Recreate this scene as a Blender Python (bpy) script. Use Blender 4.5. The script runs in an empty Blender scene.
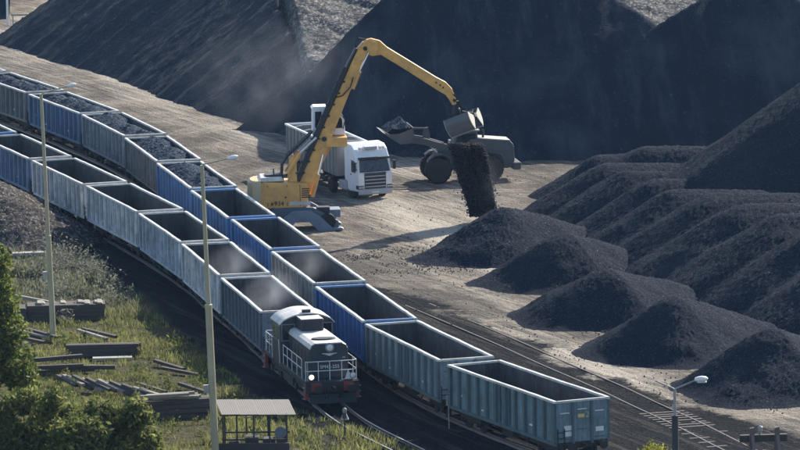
import bpy, math, random
import numpy as np
from mathutils import Vector, Matrix, Euler
R = math.radians
random.seed(7)
SC = bpy.context.scene
COL = SC.collection

# ---------------------------------------------------------------- camera
cam_data = bpy.data.cameras.new('camera'); cam = bpy.data.objects.new('camera', cam_data); COL.objects.link(cam)
cam_data.sensor_width = 36; cam_data.lens = 5618.0 / 800 * 36
cam_data.clip_start = 1; cam_data.clip_end = 12000
cam.location = (0, 0, 51.52)
cam.rotation_euler = (Euler((R(90 - 8.12), 0, 0)).to_matrix() @ Matrix.Rotation(R(-1.0), 3, 'Z')).to_euler()
SC.camera = cam
# ---------------------------------------------------------------- sky + sun
SUN_EL, SUN_AZ = 32.0, 33.5
world = bpy.data.worlds.new('World'); SC.world = world; world.use_nodes = True
wn = world.node_tree; bg = wn.nodes['Background']
sky = wn.nodes.new('ShaderNodeTexSky'); sky.sky_type = 'NISHITA'; sky.sun_disc = False
sky.sun_elevation = R(SUN_EL); sky.sun_rotation = R(SUN_AZ); sky.dust_density = 1.0; sky.ozone_density = 1.5
wn.links.new(sky.outputs[0], bg.inputs[0]); bg.inputs[1].default_value = 0.12
sd = bpy.data.lights.new('sun', 'SUN'); sun = bpy.data.objects.new('sun', sd); COL.objects.link(sun)
sd.energy = 5.0; sd.angle = R(0.5); sd.color = (1.0, 0.93, 0.82)
SUNV = Vector((math.sin(R(SUN_AZ)) * math.cos(R(SUN_EL)), math.cos(R(SUN_AZ)) * math.cos(R(SUN_EL)), math.sin(R(SUN_EL))))
sun.rotation_euler = SUNV.to_track_quat('Z', 'Y').to_euler(); sun.location = (0, 300, 200)
vs = SC.view_settings
vs.view_transform = 'Standard'; vs.look = 'None'; vs.gamma = 1; vs.use_curve_mapping = False; vs.exposure = 0.92

# ---------------------------------------------------------------- materials
MAT = {}
def newmat(name):
    m = bpy.data.materials.new(name); m.use_nodes = True
    return m, m.node_tree, m.node_tree.nodes['Principled BSDF']
def N(nt, t, **k):
    n = nt.nodes.new(t)
    for a, b in k.items():
        if a[0] == '_': setattr(n, a[1:], b)
        else: n.inputs[a].default_value = b
    return n
def mixc(nt, fac, a, b, blend='MIX'):
    n = nt.nodes.new('ShaderNodeMix'); n.data_type = 'RGBA'; n.blend_type = blend
    for s, v in ((0, fac), (6, a), (7, b)):
        if hasattr(v, 'is_linked'): nt.links.new(v, n.inputs[s])
        elif s == 0: n.inputs[0].default_value = v
        else: n.inputs[s].default_value = (*v, 1)
    return n.outputs[2]
def ramp(nt, src, lo, hi, a=0.0, b=1.0):
    n = nt.nodes.new('ShaderNodeMapRange'); n.inputs[1].default_value = lo; n.inputs[2].default_value = hi
    n.inputs[3].default_value = a; n.inputs[4].default_value = b
    nt.links.new(src, n.inputs[0]); return n.outputs[0]
def coords(nt, scale=(1, 1, 1), rotz=0, rnd=True, kind='Object'):
    tc = nt.nodes.new('ShaderNodeTexCoord'); src = tc.outputs[kind]
    if rnd:
        oi = nt.nodes.new('ShaderNodeObjectInfo')
        ad = nt.nodes.new('ShaderNodeVectorMath'); ad.operation = 'ADD'
        ml = nt.nodes.new('ShaderNodeMath'); ml.operation = 'MULTIPLY'; ml.inputs[1].default_value = 57.0
        nt.links.new(oi.outputs['Random'], ml.inputs[0])
        nt.links.new(src, ad.inputs[0]); nt.links.new(ml.outputs[0], ad.inputs[1]); src = ad.outputs[0]
    if rotz:      # turn first, stretch afterwards
        mr = nt.nodes.new('ShaderNodeMapping'); mr.inputs[2].default_value = (0, 0, rotz); nt.links.new(src, mr.inputs[0]); src = mr.outputs[0]
    mp = nt.nodes.new('ShaderNodeMapping'); mp.inputs[3].default_value = scale
    nt.links.new(src, mp.inputs[0]); return mp.outputs[0]
def noise(nt, co, scale, detail=4, rough=0.55):
    n = N(nt, 'ShaderNodeTexNoise', Scale=scale, Detail=detail, Roughness=rough); nt.links.new(co, n.inputs['Vector']); return n.outputs[0]
def bump(nt, p, src, strength, dist):
    b = N(nt, 'ShaderNodeBump', Strength=strength, Distance=dist); nt.links.new(src, b.inputs['Height'])
    nt.links.new(b.outputs[0], p.inputs['Normal'])

def paint(name, col, dirt=(0.05, 0.045, 0.04), amt=0.45, rough=0.5, metal=0.0, rust=0.0, streak=True, spec=0.4):
    """weathered paint or metal: blotches, vertical run streaks and rust freckles"""
    m, nt, p = newmat(name)
    co = coords(nt)
    n1 = noise(nt, co, 1.3, 6, 0.65)
    c = mixc(nt, ramp(nt, n1, 0.35, 0.75, 0, amt), col, dirt)
    if streak:
        n2 = noise(nt, coords(nt, (7, 7, 0.5)), 1.0, 5, 0.7)
        c = mixc(nt, ramp(nt, n2, 0.48, 0.78, 0, amt * 1.2), c, dirt)
        n4 = noise(nt, coords(nt, (9, 9, 0.8)), 1.0, 4, 0.6)
        c = mixc(nt, ramp(nt, n4, 0.56, 0.8, 0, amt * 0.45), c, tuple(min(1, x * 1.6 + 0.08) for x in col))
    if rust:
        n3 = noise(nt, coords(nt, (2.2, 2.2, 1.1)), 2.0, 7, 0.75)
        c = mixc(nt, ramp(nt, n3, 0.58, 0.68, 0, rust), c, (0.10, 0.045, 0.025))
    nt.links.new(c, p.inputs['Base Color'])
    p.inputs['Roughness'].default_value = rough; p.inputs['Metallic'].default_value = metal
    p.inputs['Specular IOR Level'].default_value = spec
    bump(nt, p, n1, 0.15, 0.02)
    MAT[name] = m; return m
def plain(name, col, rough=0.6, metal=0.0, spec=0.4, emit=0.0, ecol=None):
    m, nt, p = newmat(name)
    n1 = noise(nt, coords(nt), 4.0, 4)
    c = mixc(nt, ramp(nt, n1, 0.3, 0.8, 0, 0.35), col, tuple(x * 0.55 for x in col))
    nt.links.new(c, p.inputs['Base Color'])
    p.inputs['Roughness'].default_value = rough; p.inputs['Metallic'].default_value = metal
    p.inputs['Specular IOR Level'].default_value = spec
    if emit:
        p.inputs['Emission Color'].default_value = (*(ecol or col), 1); p.inputs['Emission Strength'].default_value = emit
    MAT[name] = m; return m

def coal(name, dark=(0.016, 0.0215, 0.033), light=(0.24, 0.275, 0.34), dust=(0.045, 0.055, 0.072), dust_amt=0.2, grain=7.0, thr=0.6, big=0.25, streak=0.0, bs=0.9, fall=-23):
    m, nt, p = newmat(name)
    co = coords(nt, rnd=False)
    g = noise(nt, co, grain, 3, 0.75)
    g2 = noise(nt, co, grain * 2.1, 2, 0.65)
    c = mixc(nt, ramp(nt, g, thr, thr + 0.16, 0, 0.9), dark, light)
    b = noise(nt, co, big, 5, 0.6)
    c = mixc(nt, ramp(nt, b, 0.48, 0.75, 0, dust_amt), c, dust)
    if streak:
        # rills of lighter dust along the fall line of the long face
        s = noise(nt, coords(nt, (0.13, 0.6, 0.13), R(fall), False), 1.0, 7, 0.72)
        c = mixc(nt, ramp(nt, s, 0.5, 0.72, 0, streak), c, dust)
    nt.links.new(c, p.inputs['Base Color'])
    p.inputs['Roughness'].default_value = 0.9; p.inputs['Specular IOR Level'].default_value = 0.04
    ad = N(nt, 'ShaderNodeMath', _operation='ADD'); nt.links.new(g, ad.inputs[0]); nt.links.new(g2, ad.inputs[1])
    bump(nt, p, ad.outputs[0], bs, 0.07)
    MAT[name] = m; return m
coal('coal_pile', grain=10.0, thr=0.60, bs=1.0)
coal('coal_load', grain=8.0, dark=(0.03, 0.04, 0.058), light=(0.19, 0.22, 0.28), thr=0.52, dust_amt=0.1)
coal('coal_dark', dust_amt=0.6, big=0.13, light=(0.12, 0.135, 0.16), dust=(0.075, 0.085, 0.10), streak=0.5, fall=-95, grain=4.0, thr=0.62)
coal('coal_dusty', dark=(0.026, 0.031, 0.041), dust=(0.11, 0.103, 0.095), dust_amt=0.35, big=0.18, streak=0.18)
coal('coal_sunlit', dark=(0.05, 0.05, 0.052), light=(0.34, 0.325, 0.30), dust=(0.24, 0.225, 0.20), dust_amt=0.7, thr=0.5, grain=3.5, big=0.2)  # sunlit brightness of the bench behind put into a lighter coal colour
coal('coal_brown', dark=(0.04, 0.037, 0.036), light=(0.32, 0.28, 0.25), dust=(0.08, 0.062, 0.052), dust_amt=0.5, thr=0.52, grain=4.5, big=0.5)

WAGON_COL = {
 'teal': (0.155, 0.235, 0.27), 'slate': (0.20, 0.27, 0.32), 'blue': (0.04, 0.14, 0.38), 'blue_mid': (0.055, 0.17, 0.42),
 'blue_worn': (0.09, 0.20, 0.40), 'beige_grey': (0.33, 0.335, 0.32), 'dark_grey': (0.20, 0.205, 0.205), 'grey': (0.29, 0.31, 0.33),
 'blue_grey': (0.17, 0.23, 0.31), 'pale': (0.58, 0.61, 0.66), 'pale_warm': (0.66, 0.66, 0.66), 'pale_blue': (0.42, 0.49, 0.58), 'navy': (0.12, 0.19, 0.31)}
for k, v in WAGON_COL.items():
    inv = k in ('teal', 'slate', 'blue_grey')      # panel dirt and rib shade put into the colours: here posts darker, elsewhere panels
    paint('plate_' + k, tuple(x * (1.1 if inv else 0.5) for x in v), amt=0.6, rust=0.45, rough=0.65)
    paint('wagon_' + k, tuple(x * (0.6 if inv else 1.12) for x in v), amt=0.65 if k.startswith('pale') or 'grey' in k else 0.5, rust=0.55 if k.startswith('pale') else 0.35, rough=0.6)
paint('wagon_inside', (0.085, 0.085, 0.09), dirt=(0.022, 0.022, 0.024), amt=0.95, rust=0.5, rough=0.8)
paint('wagon_floor', (0.03, 0.03, 0.032), amt=0.3, rough=0.95, streak=False)
paint('wagon_under', (0.03, 0.027, 0.025), amt=0.3, rough=0.8, streak=False)
paint('rim', (0.60, 0.585, 0.55), dirt=(0.20, 0.19, 0.17), amt=0.75, rough=0.6, streak=False, rust=0.45)  # sunlit top edges put into the colour as off-white, with dirt and rust
paint('rim_blue', (0.12, 0.25, 0.50), dirt=(0.3, 0.3, 0.3), amt=0.5, rough=0.5, streak=False)
plain('stencil', (0.70, 0.70, 0.66), 0.7); plain('stencil_yellow', (0.62, 0.48, 0.16), 0.7)
paint('loco_dark', (0.022, 0.029, 0.045), dirt=(0.06, 0.06, 0.065), amt=0.5, rough=0.45)
paint('loco_roof', (0.66, 0.64, 0.60), dirt=(0.16, 0.15, 0.14), amt=0.65, rough=0.55, streak=False)
paint('loco_red', (0.30, 0.045, 0.032), amt=0.5, rough=0.6)
plain('rail_white', (0.72, 0.72, 0.70), 0.5); plain('glass_dark', (0.02, 0.025, 0.03), 0.08, spec=0.8)
plain('lamp_lens', (0.75, 0.72, 0.66), 0.25); plain('lamp_lit', (1.0, 0.85, 0.6), 0.3, emit=1.1, ecol=(1.0, 0.80, 0.5))
paint('yellow', (0.80, 0.42, 0.11), dirt=(0.22, 0.15, 0.08), amt=0.6, rough=0.5, streak=False)
paint('yellow_dusty', (0.55, 0.42, 0.22), dirt=(0.40, 0.36, 0.29), amt=0.6, rough=0.6, streak=False)
paint('machine_grey', (0.20, 0.245, 0.31), amt=0.5, rough=0.6, streak=False)
paint('grab_grey', (0.085, 0.09, 0.10), dirt=(0.12, 0.12, 0.12), amt=0.5, rough=0.4, metal=0.0, streak=False)
paint('machine_dark', (0.10, 0.125, 0.16), dirt=(0.05, 0.05, 0.05), amt=0.5, rough=0.6, streak=False)
paint('grab_rim', (0.45, 0.42, 0.36), dirt=(0.25, 0.24, 0.22), amt=0.5, rough=0.5, streak=False)
plain('steel_bright', (0.62, 0.62, 0.60), 0.35, metal=0.7); plain('hose', (0.012, 0.012, 0.013), 0.45)
plain('rubber', (0.025, 0.024, 0.023), 0.85); plain('chassis', (0.025, 0.026, 0.03), 0.7)
plain('chrome', (0.75, 0.76, 0.78), 0.2, metal=0.9)
paint('truck_white', (0.80, 0.82, 0.84), dirt=(0.45, 0.43, 0.40), amt=0.25, rough=0.35, spec=0.5)
paint('trailer_grey', (0.23, 0.225, 0.22), dirt=(0.12, 0.115, 0.11), amt=0.5, rough=0.6)
plain('grille', (0.04, 0.042, 0.045), 0.5); plain('grille_light', (0.42, 0.43, 0.45), 0.4)
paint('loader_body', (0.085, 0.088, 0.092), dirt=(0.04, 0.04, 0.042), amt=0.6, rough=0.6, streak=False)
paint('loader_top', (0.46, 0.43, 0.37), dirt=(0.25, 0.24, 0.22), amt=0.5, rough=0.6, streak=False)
paint('pole_paint', (0.42, 0.37, 0.24), dirt=(0.25, 0.22, 0.16), amt=0.5, rough=0.8)
paint('pole_grey', (0.38, 0.37, 0.35), amt=0.4, rough=0.6); plain('lamp_white', (0.78, 0.78, 0.78), 0.4); plain('pole_dark', (0.05, 0.05, 0.05), 0.7)
paint('timber', (0.075, 0.062, 0.052), dirt=(0.03, 0.028, 0.026), amt=0.6, rough=0.9, streak=False)
paint('timber_pale', (0.26, 0.235, 0.20), dirt=(0.12, 0.10, 0.085), amt=0.6, rough=0.9, streak=False)
paint('concrete', (0.36, 0.34, 0.31), dirt=(0.18, 0.16, 0.14), amt=0.6, rough=0.9, streak=False)
paint('rail_steel', (0.16, 0.12, 0.10), dirt=(0.06, 0.045, 0.04), amt=0.5, rough=0.5, streak=False); plain('rail_top', (0.40, 0.39, 0.37), 0.45, metal=0.5)
paint('shed_roof', (0.21, 0.185, 0.165), dirt=(0.17, 0.15, 0.13), amt=0.6, rough=0.85, streak=False)
plain('shed_dark', (0.045, 0.043, 0.042), 0.85); plain('bark', (0.10, 0.085, 0.07), 0.95)

def attr_mat(name, rough=0.7, trans=0.0):
    m, nt, p = newmat(name)
    a = N(nt, 'ShaderNodeAttribute', _attribute_name='tint')
    nt.links.new(a.outputs[0], p.inputs['Base Color']); p.inputs['Roughness'].default_value = rough
    p.inputs['Specular IOR Level'].default_value = 0.1
    if trans:
        t = nt.nodes.new('ShaderNodeBsdfTranslucent'); nt.links.new(a.outputs[0], t.inputs[0])
        mx = nt.nodes.new('ShaderNodeMixShader'); mx.inputs[0].default_value = trans
        nt.links.new(p.outputs[0], mx.inputs[1]); nt.links.new(t.outputs[0], mx.inputs[2])
        nt.links.new(mx.outputs[0], nt.nodes['Material Output'].inputs[0])
    MAT[name] = m
attr_mat('leaf', 0.6, 0.5); attr_mat('grass', 0.8, 0.35); attr_mat('lump', 0.75)

# ---------------------------------------------------------------- helpers
def tag(o, label=None, cat=None, group=None, kind=None):
    if label: o['label'] = label
    if cat: o['category'] = cat
    if group: o['group'] = group
    if kind: o['kind'] = kind
    return o
def empty(name, loc=(0, 0, 0), rz=0.0):
    o = bpy.data.objects.new(name, None); COL.objects.link(o); o.location = loc; o.rotation_euler = (0, 0, rz)
    o.empty_display_size = 0.5; return o
def copy_tree(o, parent=None):
    c = o.copy(); COL.objects.link(c); c.parent = parent
    for ch in list(o.children): copy_tree(ch, c)
    return c
class MB:
    def __init__(s): s.v = []; s.f = []; s.m = []
    def add(s, vs, fs, mi=0):
        b = len(s.v); s.v += [tuple(x) for x in vs]; s.f += [tuple(b + i for i in f) for f in fs]; s.m += [mi] * len(fs); return s
    def hexa(s, p, mi=0):
        return s.add(p, [(3, 2, 1, 0), (4, 5, 6, 7), (0, 1, 5, 4), (1, 2, 6, 5), (2, 3, 7, 6), (3, 0, 4, 7)], mi)
    def box(s, x0, x1, y0, y1, z0, z1, mi=0, rz=0.0, c=None):
        p = [(x0, y0, z0), (x1, y0, z0), (x1, y1, z0), (x0, y1, z0), (x0, y0, z1), (x1, y0, z1), (x1, y1, z1), (x0, y1, z1)]
        return s.hexa(p, mi)
    def cyl(s, p0, p1, r0, r1=None, n=12, mi=0):
        r1 = r0 if r1 is None else r1
        p0 = Vector(p0); p1 = Vector(p1); d = (p1 - p0).normalized()
        a = d.orthogonal().normalized(); b = d.cross(a)
        vs = []
        for p, r in ((p0, r0), (p1, r1)):
            for i in range(n):
                t = 2 * math.pi * i / n; vs.append(p + a * (r * math.cos(t)) + b * (r * math.sin(t)))
        fs = [(i, (i + 1) % n, n + (i + 1) % n, n + i) for i in range(n)] + [tuple(range(n - 1, -1, -1)), tuple(range(n, 2 * n))]
        return s.add(vs, fs, mi)
    def bar(s, p0, p1, w, h=None, mi=0, up=(0, 0, 1)):
        h = w if h is None else h
        p0 = Vector(p0); p1 = Vector(p1); d = (p1 - p0).normalized(); u = Vector(up)
        if abs(d.dot(u)) > 0.98: u = Vector((0, 1, 0))
        a = d.cross(u).normalized(); b = a.cross(d).normalized()
        q = []
        for p in (p0, p1):
            q += [p - a * w / 2 - b * h / 2, p + a * w / 2 - b * h / 2, p + a * w / 2 + b * h / 2, p - a * w / 2 + b * h / 2]
        return s.hexa(q, mi)
    def prism(s, poly, a0, a1, axis='y', mi=0):
        n = len(poly)
        def P(u, w, a): return {'y': (u, a, w), 'x': (a, u, w), 'z': (u, w, a)}[axis]
        vs = [P(u, w, a0) for u, w in poly] + [P(u, w, a1) for u, w in poly]
        fs = [(i, (i + 1) % n, n + (i + 1) % n, n + i) for i in range(n)] + [tuple(range(n - 1, -1, -1)), tuple(range(n, 2 * n))]
        return s.add(vs, fs, mi)
    def tube(s, pts, r, n=8, mi=0):
        pts = [Vector(p) for p in pts]; vs = []; rs = r if isinstance(r, (list, tuple)) else [r] * len(pts)
        a = None
        for k, p in enumerate(pts):
            d = (pts[min(k + 1, len(pts) - 1)] - pts[max(k - 1, 0)]).normalized()
            if a is None: a = d.orthogonal().normalized()
            a = (a - d * a.dot(d)).normalized(); b = d.cross(a)
            for i in range(n):
                t = 2 * math.pi * i / n; vs.append(p + a * (rs[k] * math.cos(t)) + b * (rs[k] * math.sin(t)))
        fs = []
        for k in range(len(pts) - 1):
            for i in range(n):
                j = (i + 1) % n; fs.append((k * n + i, k * n + j, (k + 1) * n + j, (k + 1) * n + i))
        fs += [tuple(range(n - 1, -1, -1)), tuple(range((len(pts) - 1) * n, len(pts) * n))]
        return s.add(vs, fs, mi)
    def lathe(s, prof, c, axis, n=24, mi=0):
        """profile of (r, offset) round an axis through c"""
        c = Vector(c); d = Vector(axis).normalized(); a = d.orthogonal().normalized(); b = d.cross(a); vs = []; m = len(prof)
        for r, o in prof:
            for i in range(n):
                t = 2 * math.pi * i / n; vs.append(c + d * o + a * (r * math.cos(t)) + b * (r * math.sin(t)))
        fs = [(k * n + i, k * n + (i + 1) % n, (k + 1) * n + (i + 1) % n, (k + 1) * n + i) for k in range(m - 1) for i in range(n)]
        fs += [tuple(range(n - 1, -1, -1)), tuple(range((m - 1) * n, m * n))]
        return s.add(vs, fs, mi)
    def mesh(s, name, mats):
        me = bpy.data.meshes.new(name); me.from_pydata(s.v, [], s.f)
        for m in (mats if isinstance(mats, (list, tuple)) else [mats]): me.materials.append(MAT[m])
        me.polygons.foreach_set('material_index', s.m)
        import bmesh
        bm = bmesh.new(); bm.from_mesh(me); bmesh.ops.recalc_face_normals(bm, faces=bm.faces); bm.to_mesh(me); bm.free()
        return me
    def build(s, name, mats, parent=None, smooth=False, bevel=0.0):
        o = bpy.data.objects.new(name, s.mesh(name, mats)); COL.objects.link(o); o.parent = parent
        if smooth:
            o.data.polygons.foreach_set('use_smooth', [True] * len(o.data.polygons))
            try: o.data.set_sharp_from_angle(angle=R(38))
            except Exception: pass
        if bevel:
            b = o.modifiers.new('bevel', 'BEVEL'); b.width = bevel; b.segments = 2; b.limit_method = 'ANGLE'; b.angle_limit = R(40)
        return o
def inst(name, me, parent, loc=(0, 0, 0), rot=(0, 0, 0)):
    o = bpy.data.objects.new(name, me); COL.objects.link(o); o.parent = parent; o.location = loc; o.rotation_euler = rot; return o
def text_mesh(txt, size, mat):
    c = bpy.data.curves.new('lettering', 'FONT'); c.body = txt; c.size = size; c.align_x = 'CENTER'; c.align_y = 'CENTER'; c.extrude = 0.006
    o = bpy.data.objects.new('lettering', c); COL.objects.link(o)
    bpy.context.view_layer.update()
    me = bpy.data.meshes.new_from_object(o.evaluated_get(bpy.context.evaluated_depsgraph_get()))
    bpy.data.objects.remove(o); me.materials.clear(); me.materials.append(MAT[mat]); return me

# numpy noise
def vnoise(X, Y, seed=0):
    xi = np.floor(X).astype(np.int64); yi = np.floor(Y).astype(np.int64); xf = X - xi; yf = Y - yi
    def h(a, b):
        n = (a * 374761393 + b * 668265263 + seed * 1442695041) & 0xffffffff
        n = ((n ^ (n >> 13)) * 1274126177) & 0xffffffff
        return ((n ^ (n >> 16)) & 0xffff) / 65535.0
    u = xf * xf * (3 - 2 * xf); v = yf * yf * (3 - 2 * yf)
    return (h(xi, yi) * (1 - u) + h(xi + 1, yi) * u) * (1 - v) + (h(xi, yi + 1) * (1 - u) + h(xi + 1, yi + 1) * u) * v
def fbm(X, Y, s=1.0, oct=4, seed=0):
    t = 0; a = 0.5; f = s
    for i in range(oct): t = t + a * (vnoise(X * f, Y * f, seed + i * 17) - 0.5); a *= 0.5; f *= 2.03
    return t
def grid_mesh(name, xs, ys, Z, mat, keep=None, smooth=True, rot=None, extra=None):
    ny, nx = Z.shape
    X, Y = np.meshgrid(xs, ys)
    if rot is not None: X, Y = rot(X, Y)
    co = np.stack([X, Y, Z], -1).reshape(-1, 3).astype(np.float32)
    idx = np.arange(nx * ny).reshape(ny, nx)
    q = np.stack([idx[:-1, :-1], idx[:-1, 1:], idx[1:, 1:], idx[1:, :-1]], -1).reshape(-1, 4)
    if keep is not None:
        k = (keep[:-1, :-1] | keep[:-1, 1:] | keep[1:, 1:] | keep[1:, :-1]).reshape(-1); q = q[k]
        used = np.unique(q); remap = -np.ones(nx * ny, np.int64); remap[used] = np.arange(len(used)); q = remap[q]; co = co[used]
    return raw_mesh(name, co, q, mat, smooth)
def raw_mesh(name, co, q, mat, smooth=False, tint=None):
    me = bpy.data.meshes.new(name); k = q.shape[1]
    me.vertices.add(len(co)); me.vertices.foreach_set('co', np.asarray(co, np.float32).ravel())
    me.loops.add(q.size); me.loops.foreach_set('vertex_index', q.astype(np.int32).ravel())
    me.polygons.add(len(q)); me.polygons.foreach_set('loop_start', np.arange(0, q.size, k, dtype=np.int32))
    me.polygons.foreach_set('loop_total', np.full(len(q), k, np.int32))
    if smooth: me.polygons.foreach_set('use_smooth', np.ones(len(q), bool))
    me.update(calc_edges=True); me.validate()
    me.materials.append(MAT[mat])
    if tint is not None:
        a = me.attributes.new('tint', 'FLOAT_COLOR', 'POINT'); t = np.ones((len(co), 4), np.float32); t[:, :3] = tint
        a.data.foreach_set('color', t.ravel())
    o = bpy.data.objects.new(name, me); COL.objects.link(o); return o

# ---------------------------------------------------------------- track lines (metres, camera at the origin looking along +y)
LEFT_TRACK = [(-47, 444), (-38.9, 419), (-34.4, 405.6), (-29.9, 392), (-25.4, 378.7), (-21.0, 365.3), (-16.8, 352), (-13.2, 338.6), (-10.27, 325), (-7.53, 311.3), (-4.85, 298.3), (-2.75, 288.4), (0.4, 279), (4.2, 268), (8.5, 256)]
RIGHT_TRACK = [(-45, 457), (-38.7, 442.6), (-33.4, 429.6), (-28.2, 416.5), (-23.44, 403.1), (-19.2, 389.7), (-15.95, 376.1), (-13.21, 362.4), (-10.48, 348.7), (-7.55, 335), (-4.8, 321.4), (-2.0, 307.5), (1.39, 294), (6.3, 280.8), (12.4, 268), (18.5, 256)]
THIRD_TRACK = [(0.9, 328), (3.7, 320), (6.2, 312.7), (8.3, 306.2), (11.1, 298), (12.85, 292.2), (14.7, 286.3), (16.45, 280.2), (18.6, 273)]
def dense(pts, step=0.25):
    P = np.array(pts, float); out = []
    for i in range(len(P) - 1):
        p0 = P[max(i - 1, 0)]; p1 = P[i]; p2 = P[i + 1]; p3 = P[min(i + 2, len(P) - 1)]
        n = max(2, int(np.hypot(*(p2 - p1)) / step))
        for t in np.arange(n) / n:
            out.append(0.5 * ((2 * p1) + (-p0 + p2) * t + (2 * p0 - 5 * p1 + 4 * p2 - p3) * t * t + (-p0 + 3 * p1 - 3 * p2 + p3) * t ** 3))
    out.append(P[-1]); return np.array(out)
TL, TR, T3 = dense(LEFT_TRACK), dense(RIGHT_TRACK), dense(THIRD_TRACK)
def side_of(T, X, Y):
    """signed distance to a track: + on the image-right side"""
    xt = np.interp(Y, T[::-1, 1], T[::-1, 0]); sl = np.gradient(T[:, 0], T[:, 1]); s = np.interp(Y, T[::-1, 1], sl[::-1])
    return (X - xt) / np.sqrt(1 + s * s)

# ---------------------------------------------------------------- ground
def axis(lo, hi, step, far):
    a = list(np.arange(lo, hi + step / 2, step)); g = step; L = []; x = lo
    while x > -far: g *= 1.6; x -= g; L.append(x)
    Rr = []; g = step; x = hi
    while x < far: g *= 1.6; x += g; Rr.append(x)
    return np.array(L[::-1] + a + Rr)
gx = axis(-52, 46, 0.4, 6000); gy = axis(256, 500, 0.4, 6000)
GX, GY = np.meshgrid(gx, gy)
dL = side_of(TL, GX, GY); dR = side_of(TR, GX, GY); d3 = side_of(T3, GX, GY)
inner = ((GX > -55) & (GX < 50) & (GY > 250) & (GY < 505)).astype(float)
# drive ruts run along the yard
u = GX * math.cos(R(20)) + GY * math.sin(R(20)); w = -GX * math.sin(R(20)) + GY * math.cos(R(20))     # across and along the yard
rut = fbm(u * 1.5, w * 0.06, 1.0, 3, 5) * 0.16
yard = np.clip((dR - 2.5) / 3, 0, 1)
def ground_z(X, Y): return fbm(X, Y, 0.12, 4, 3) * 0.16
GZ = (fbm(GX, GY, 0.12, 4, 3) * 0.16 + rut * yard + fbm(GX, GY, 1.1, 2, 8) * 0.06) * inner
edge = np.interp(GY, [256, 270, 285, 298, 317, 333, 345, 360], [15.5, 15.5, 14.3, 12.3, 10.4, 7.6, 4.0, 1.9])
nz = fbm(GX, GY, 0.25, 4, 11)
coalA = np.clip((edge + nz * 6.0 - dR) / 2.2, 0, 1) * (dL > -1)
coalA = np.maximum(coalA, np.clip((5.6 + nz * 2.5 + dL) / 1.0, 0, 1) * (dL <= 0))
coalA = np.where(dL > 0, np.where(dR < 1.8, 1.0, coalA), coalA)
pl = np.interp(GY, [290, 297, 309.4, 321.6, 335.2, 347.2, 356], [22, 20.5, 16.3, 13.1, 11.3, 8.2, 9.5])
coalA = np.maximum(coalA, np.clip((GX - pl + 1.0 + nz * 3) / 1.5, 0, 1) * (GY < 362) * (GY > 286))
grassA = np.clip((-dL - 3.2 + nz * 2.5) / 1.0, 0, 1) * np.clip((370 - GY) / 6, 0, 1)
grd = grid_mesh('ground', gx, gy, GZ, 'coal_dark')
LANE = dense([(-30, 470), (-16, 436), (-6, 405), (-1, 385), (1.5, 366), (3.6, 347), (6.6, 330), (9.6, 315), (13.5, 300), (20, 284), (28, 266)])
dl = side_of(LANE, GX, GY)
wornA = np.clip(1.25 - np.abs(dl) / np.interp(GY, [280, 345, 400], [4.0, 4.5, 7]), 0, 1) * np.clip(0.55 + 2.2 * fbm(GX * 1.0 + GY * 0.35, GY * 0.12, 0.35, 4, 66), 0, 1)
for nm, A in (('coal', coalA), ('grass', grassA), ('worn', wornA)):
    a = grd.data.attributes.new(nm, 'FLOAT', 'POINT'); a.data.foreach_set('value', A.astype(np.float32).ravel())
m, nt, p = newmat('yard_ground')
co = coords(nt, rnd=False)
n_big = noise(nt, co, 0.16, 6, 0.62); n_fine = noise(nt, co, 2.2, 6, 0.7)
n_rut = noise(nt, coords(nt, (0.9, 0.035, 1), R(-20), False), 1.0, 7, 0.72)
n_rut2 = noise(nt, coords(nt, (0.05, 1.1, 1), R(-12), False), 1.0, 6, 0.68)
n_rut3 = noise(nt, coords(nt, (3.2, 0.12, 1), R(-24), False), 1.0, 5, 0.6)
c = mixc(nt, ramp(nt, n_big, 0.42, 0.60, 0, 1), (0.27, 0.235, 0.19), (0.125, 0.11, 0.094))
c = mixc(nt, ramp(nt, n_rut, 0.47, 0.62, 0, 0.85), c, (0.085, 0.077, 0.07))
c = mixc(nt, ramp(nt, n_rut2, 0.52, 0.70, 0, 0.6), c, (0.12, 0.11, 0.10))
c = mixc(nt, ramp(nt, n_rut3, 0.52, 0.68, 0, 0.55), c, (0.12, 0.11, 0.10))
c = mixc(nt, ramp(nt, n_rut3, 0.46, 0.34, 0, 0.5), c, (0.36, 0.315, 0.255))
for cx, cy, th in ((-14.0, 350.0, 0.52), (9.0, 402.0, 0.53), (16.0, 372.0, 0.55)):      # arcs scribed by turning wheels
    sb = N(nt, 'ShaderNodeVectorMath', _operation='SUBTRACT'); nt.links.new(co, sb.inputs[0]); sb.inputs[1].default_value = (cx, cy, 0)
    le = N(nt, 'ShaderNodeVectorMath', _operation='LENGTH'); nt.links.new(sb.outputs[0], le.inputs[0])
    cb = nt.nodes.new('ShaderNodeCombineXYZ'); nt.links.new(le.outputs['Value'], cb.inputs[0]); nt.links.new(n_big, cb.inputs[1])
    ar = noise(nt, cb.outputs[0], 1.7, 3, 0.6)
    mk = N(nt, 'ShaderNodeMath', _operation='MULTIPLY'); nt.links.new(ramp(nt, ar, th, th + 0.12, 0, 0.6), mk.inputs[0]); nt.links.new(ramp(nt, n_big, 0.40, 0.60, 0.15, 1), mk.inputs[1])
    c = mixc(nt, mk.outputs[0], c, (0.10, 0.09, 0.08))
    mk = N(nt, 'ShaderNodeMath', _operation='MULTIPLY'); nt.links.new(ramp(nt, ar, 0.44, 0.34, 0, 0.55), mk.inputs[0]); nt.links.new(ramp(nt, n_big, 0.40, 0.60, 1, 0.2), mk.inputs[1])
    c = mixc(nt, mk.outputs[0], c, (0.40, 0.36, 0.30))
aw = N(nt, 'ShaderNodeAttribute', _attribute_name='worn')
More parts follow.
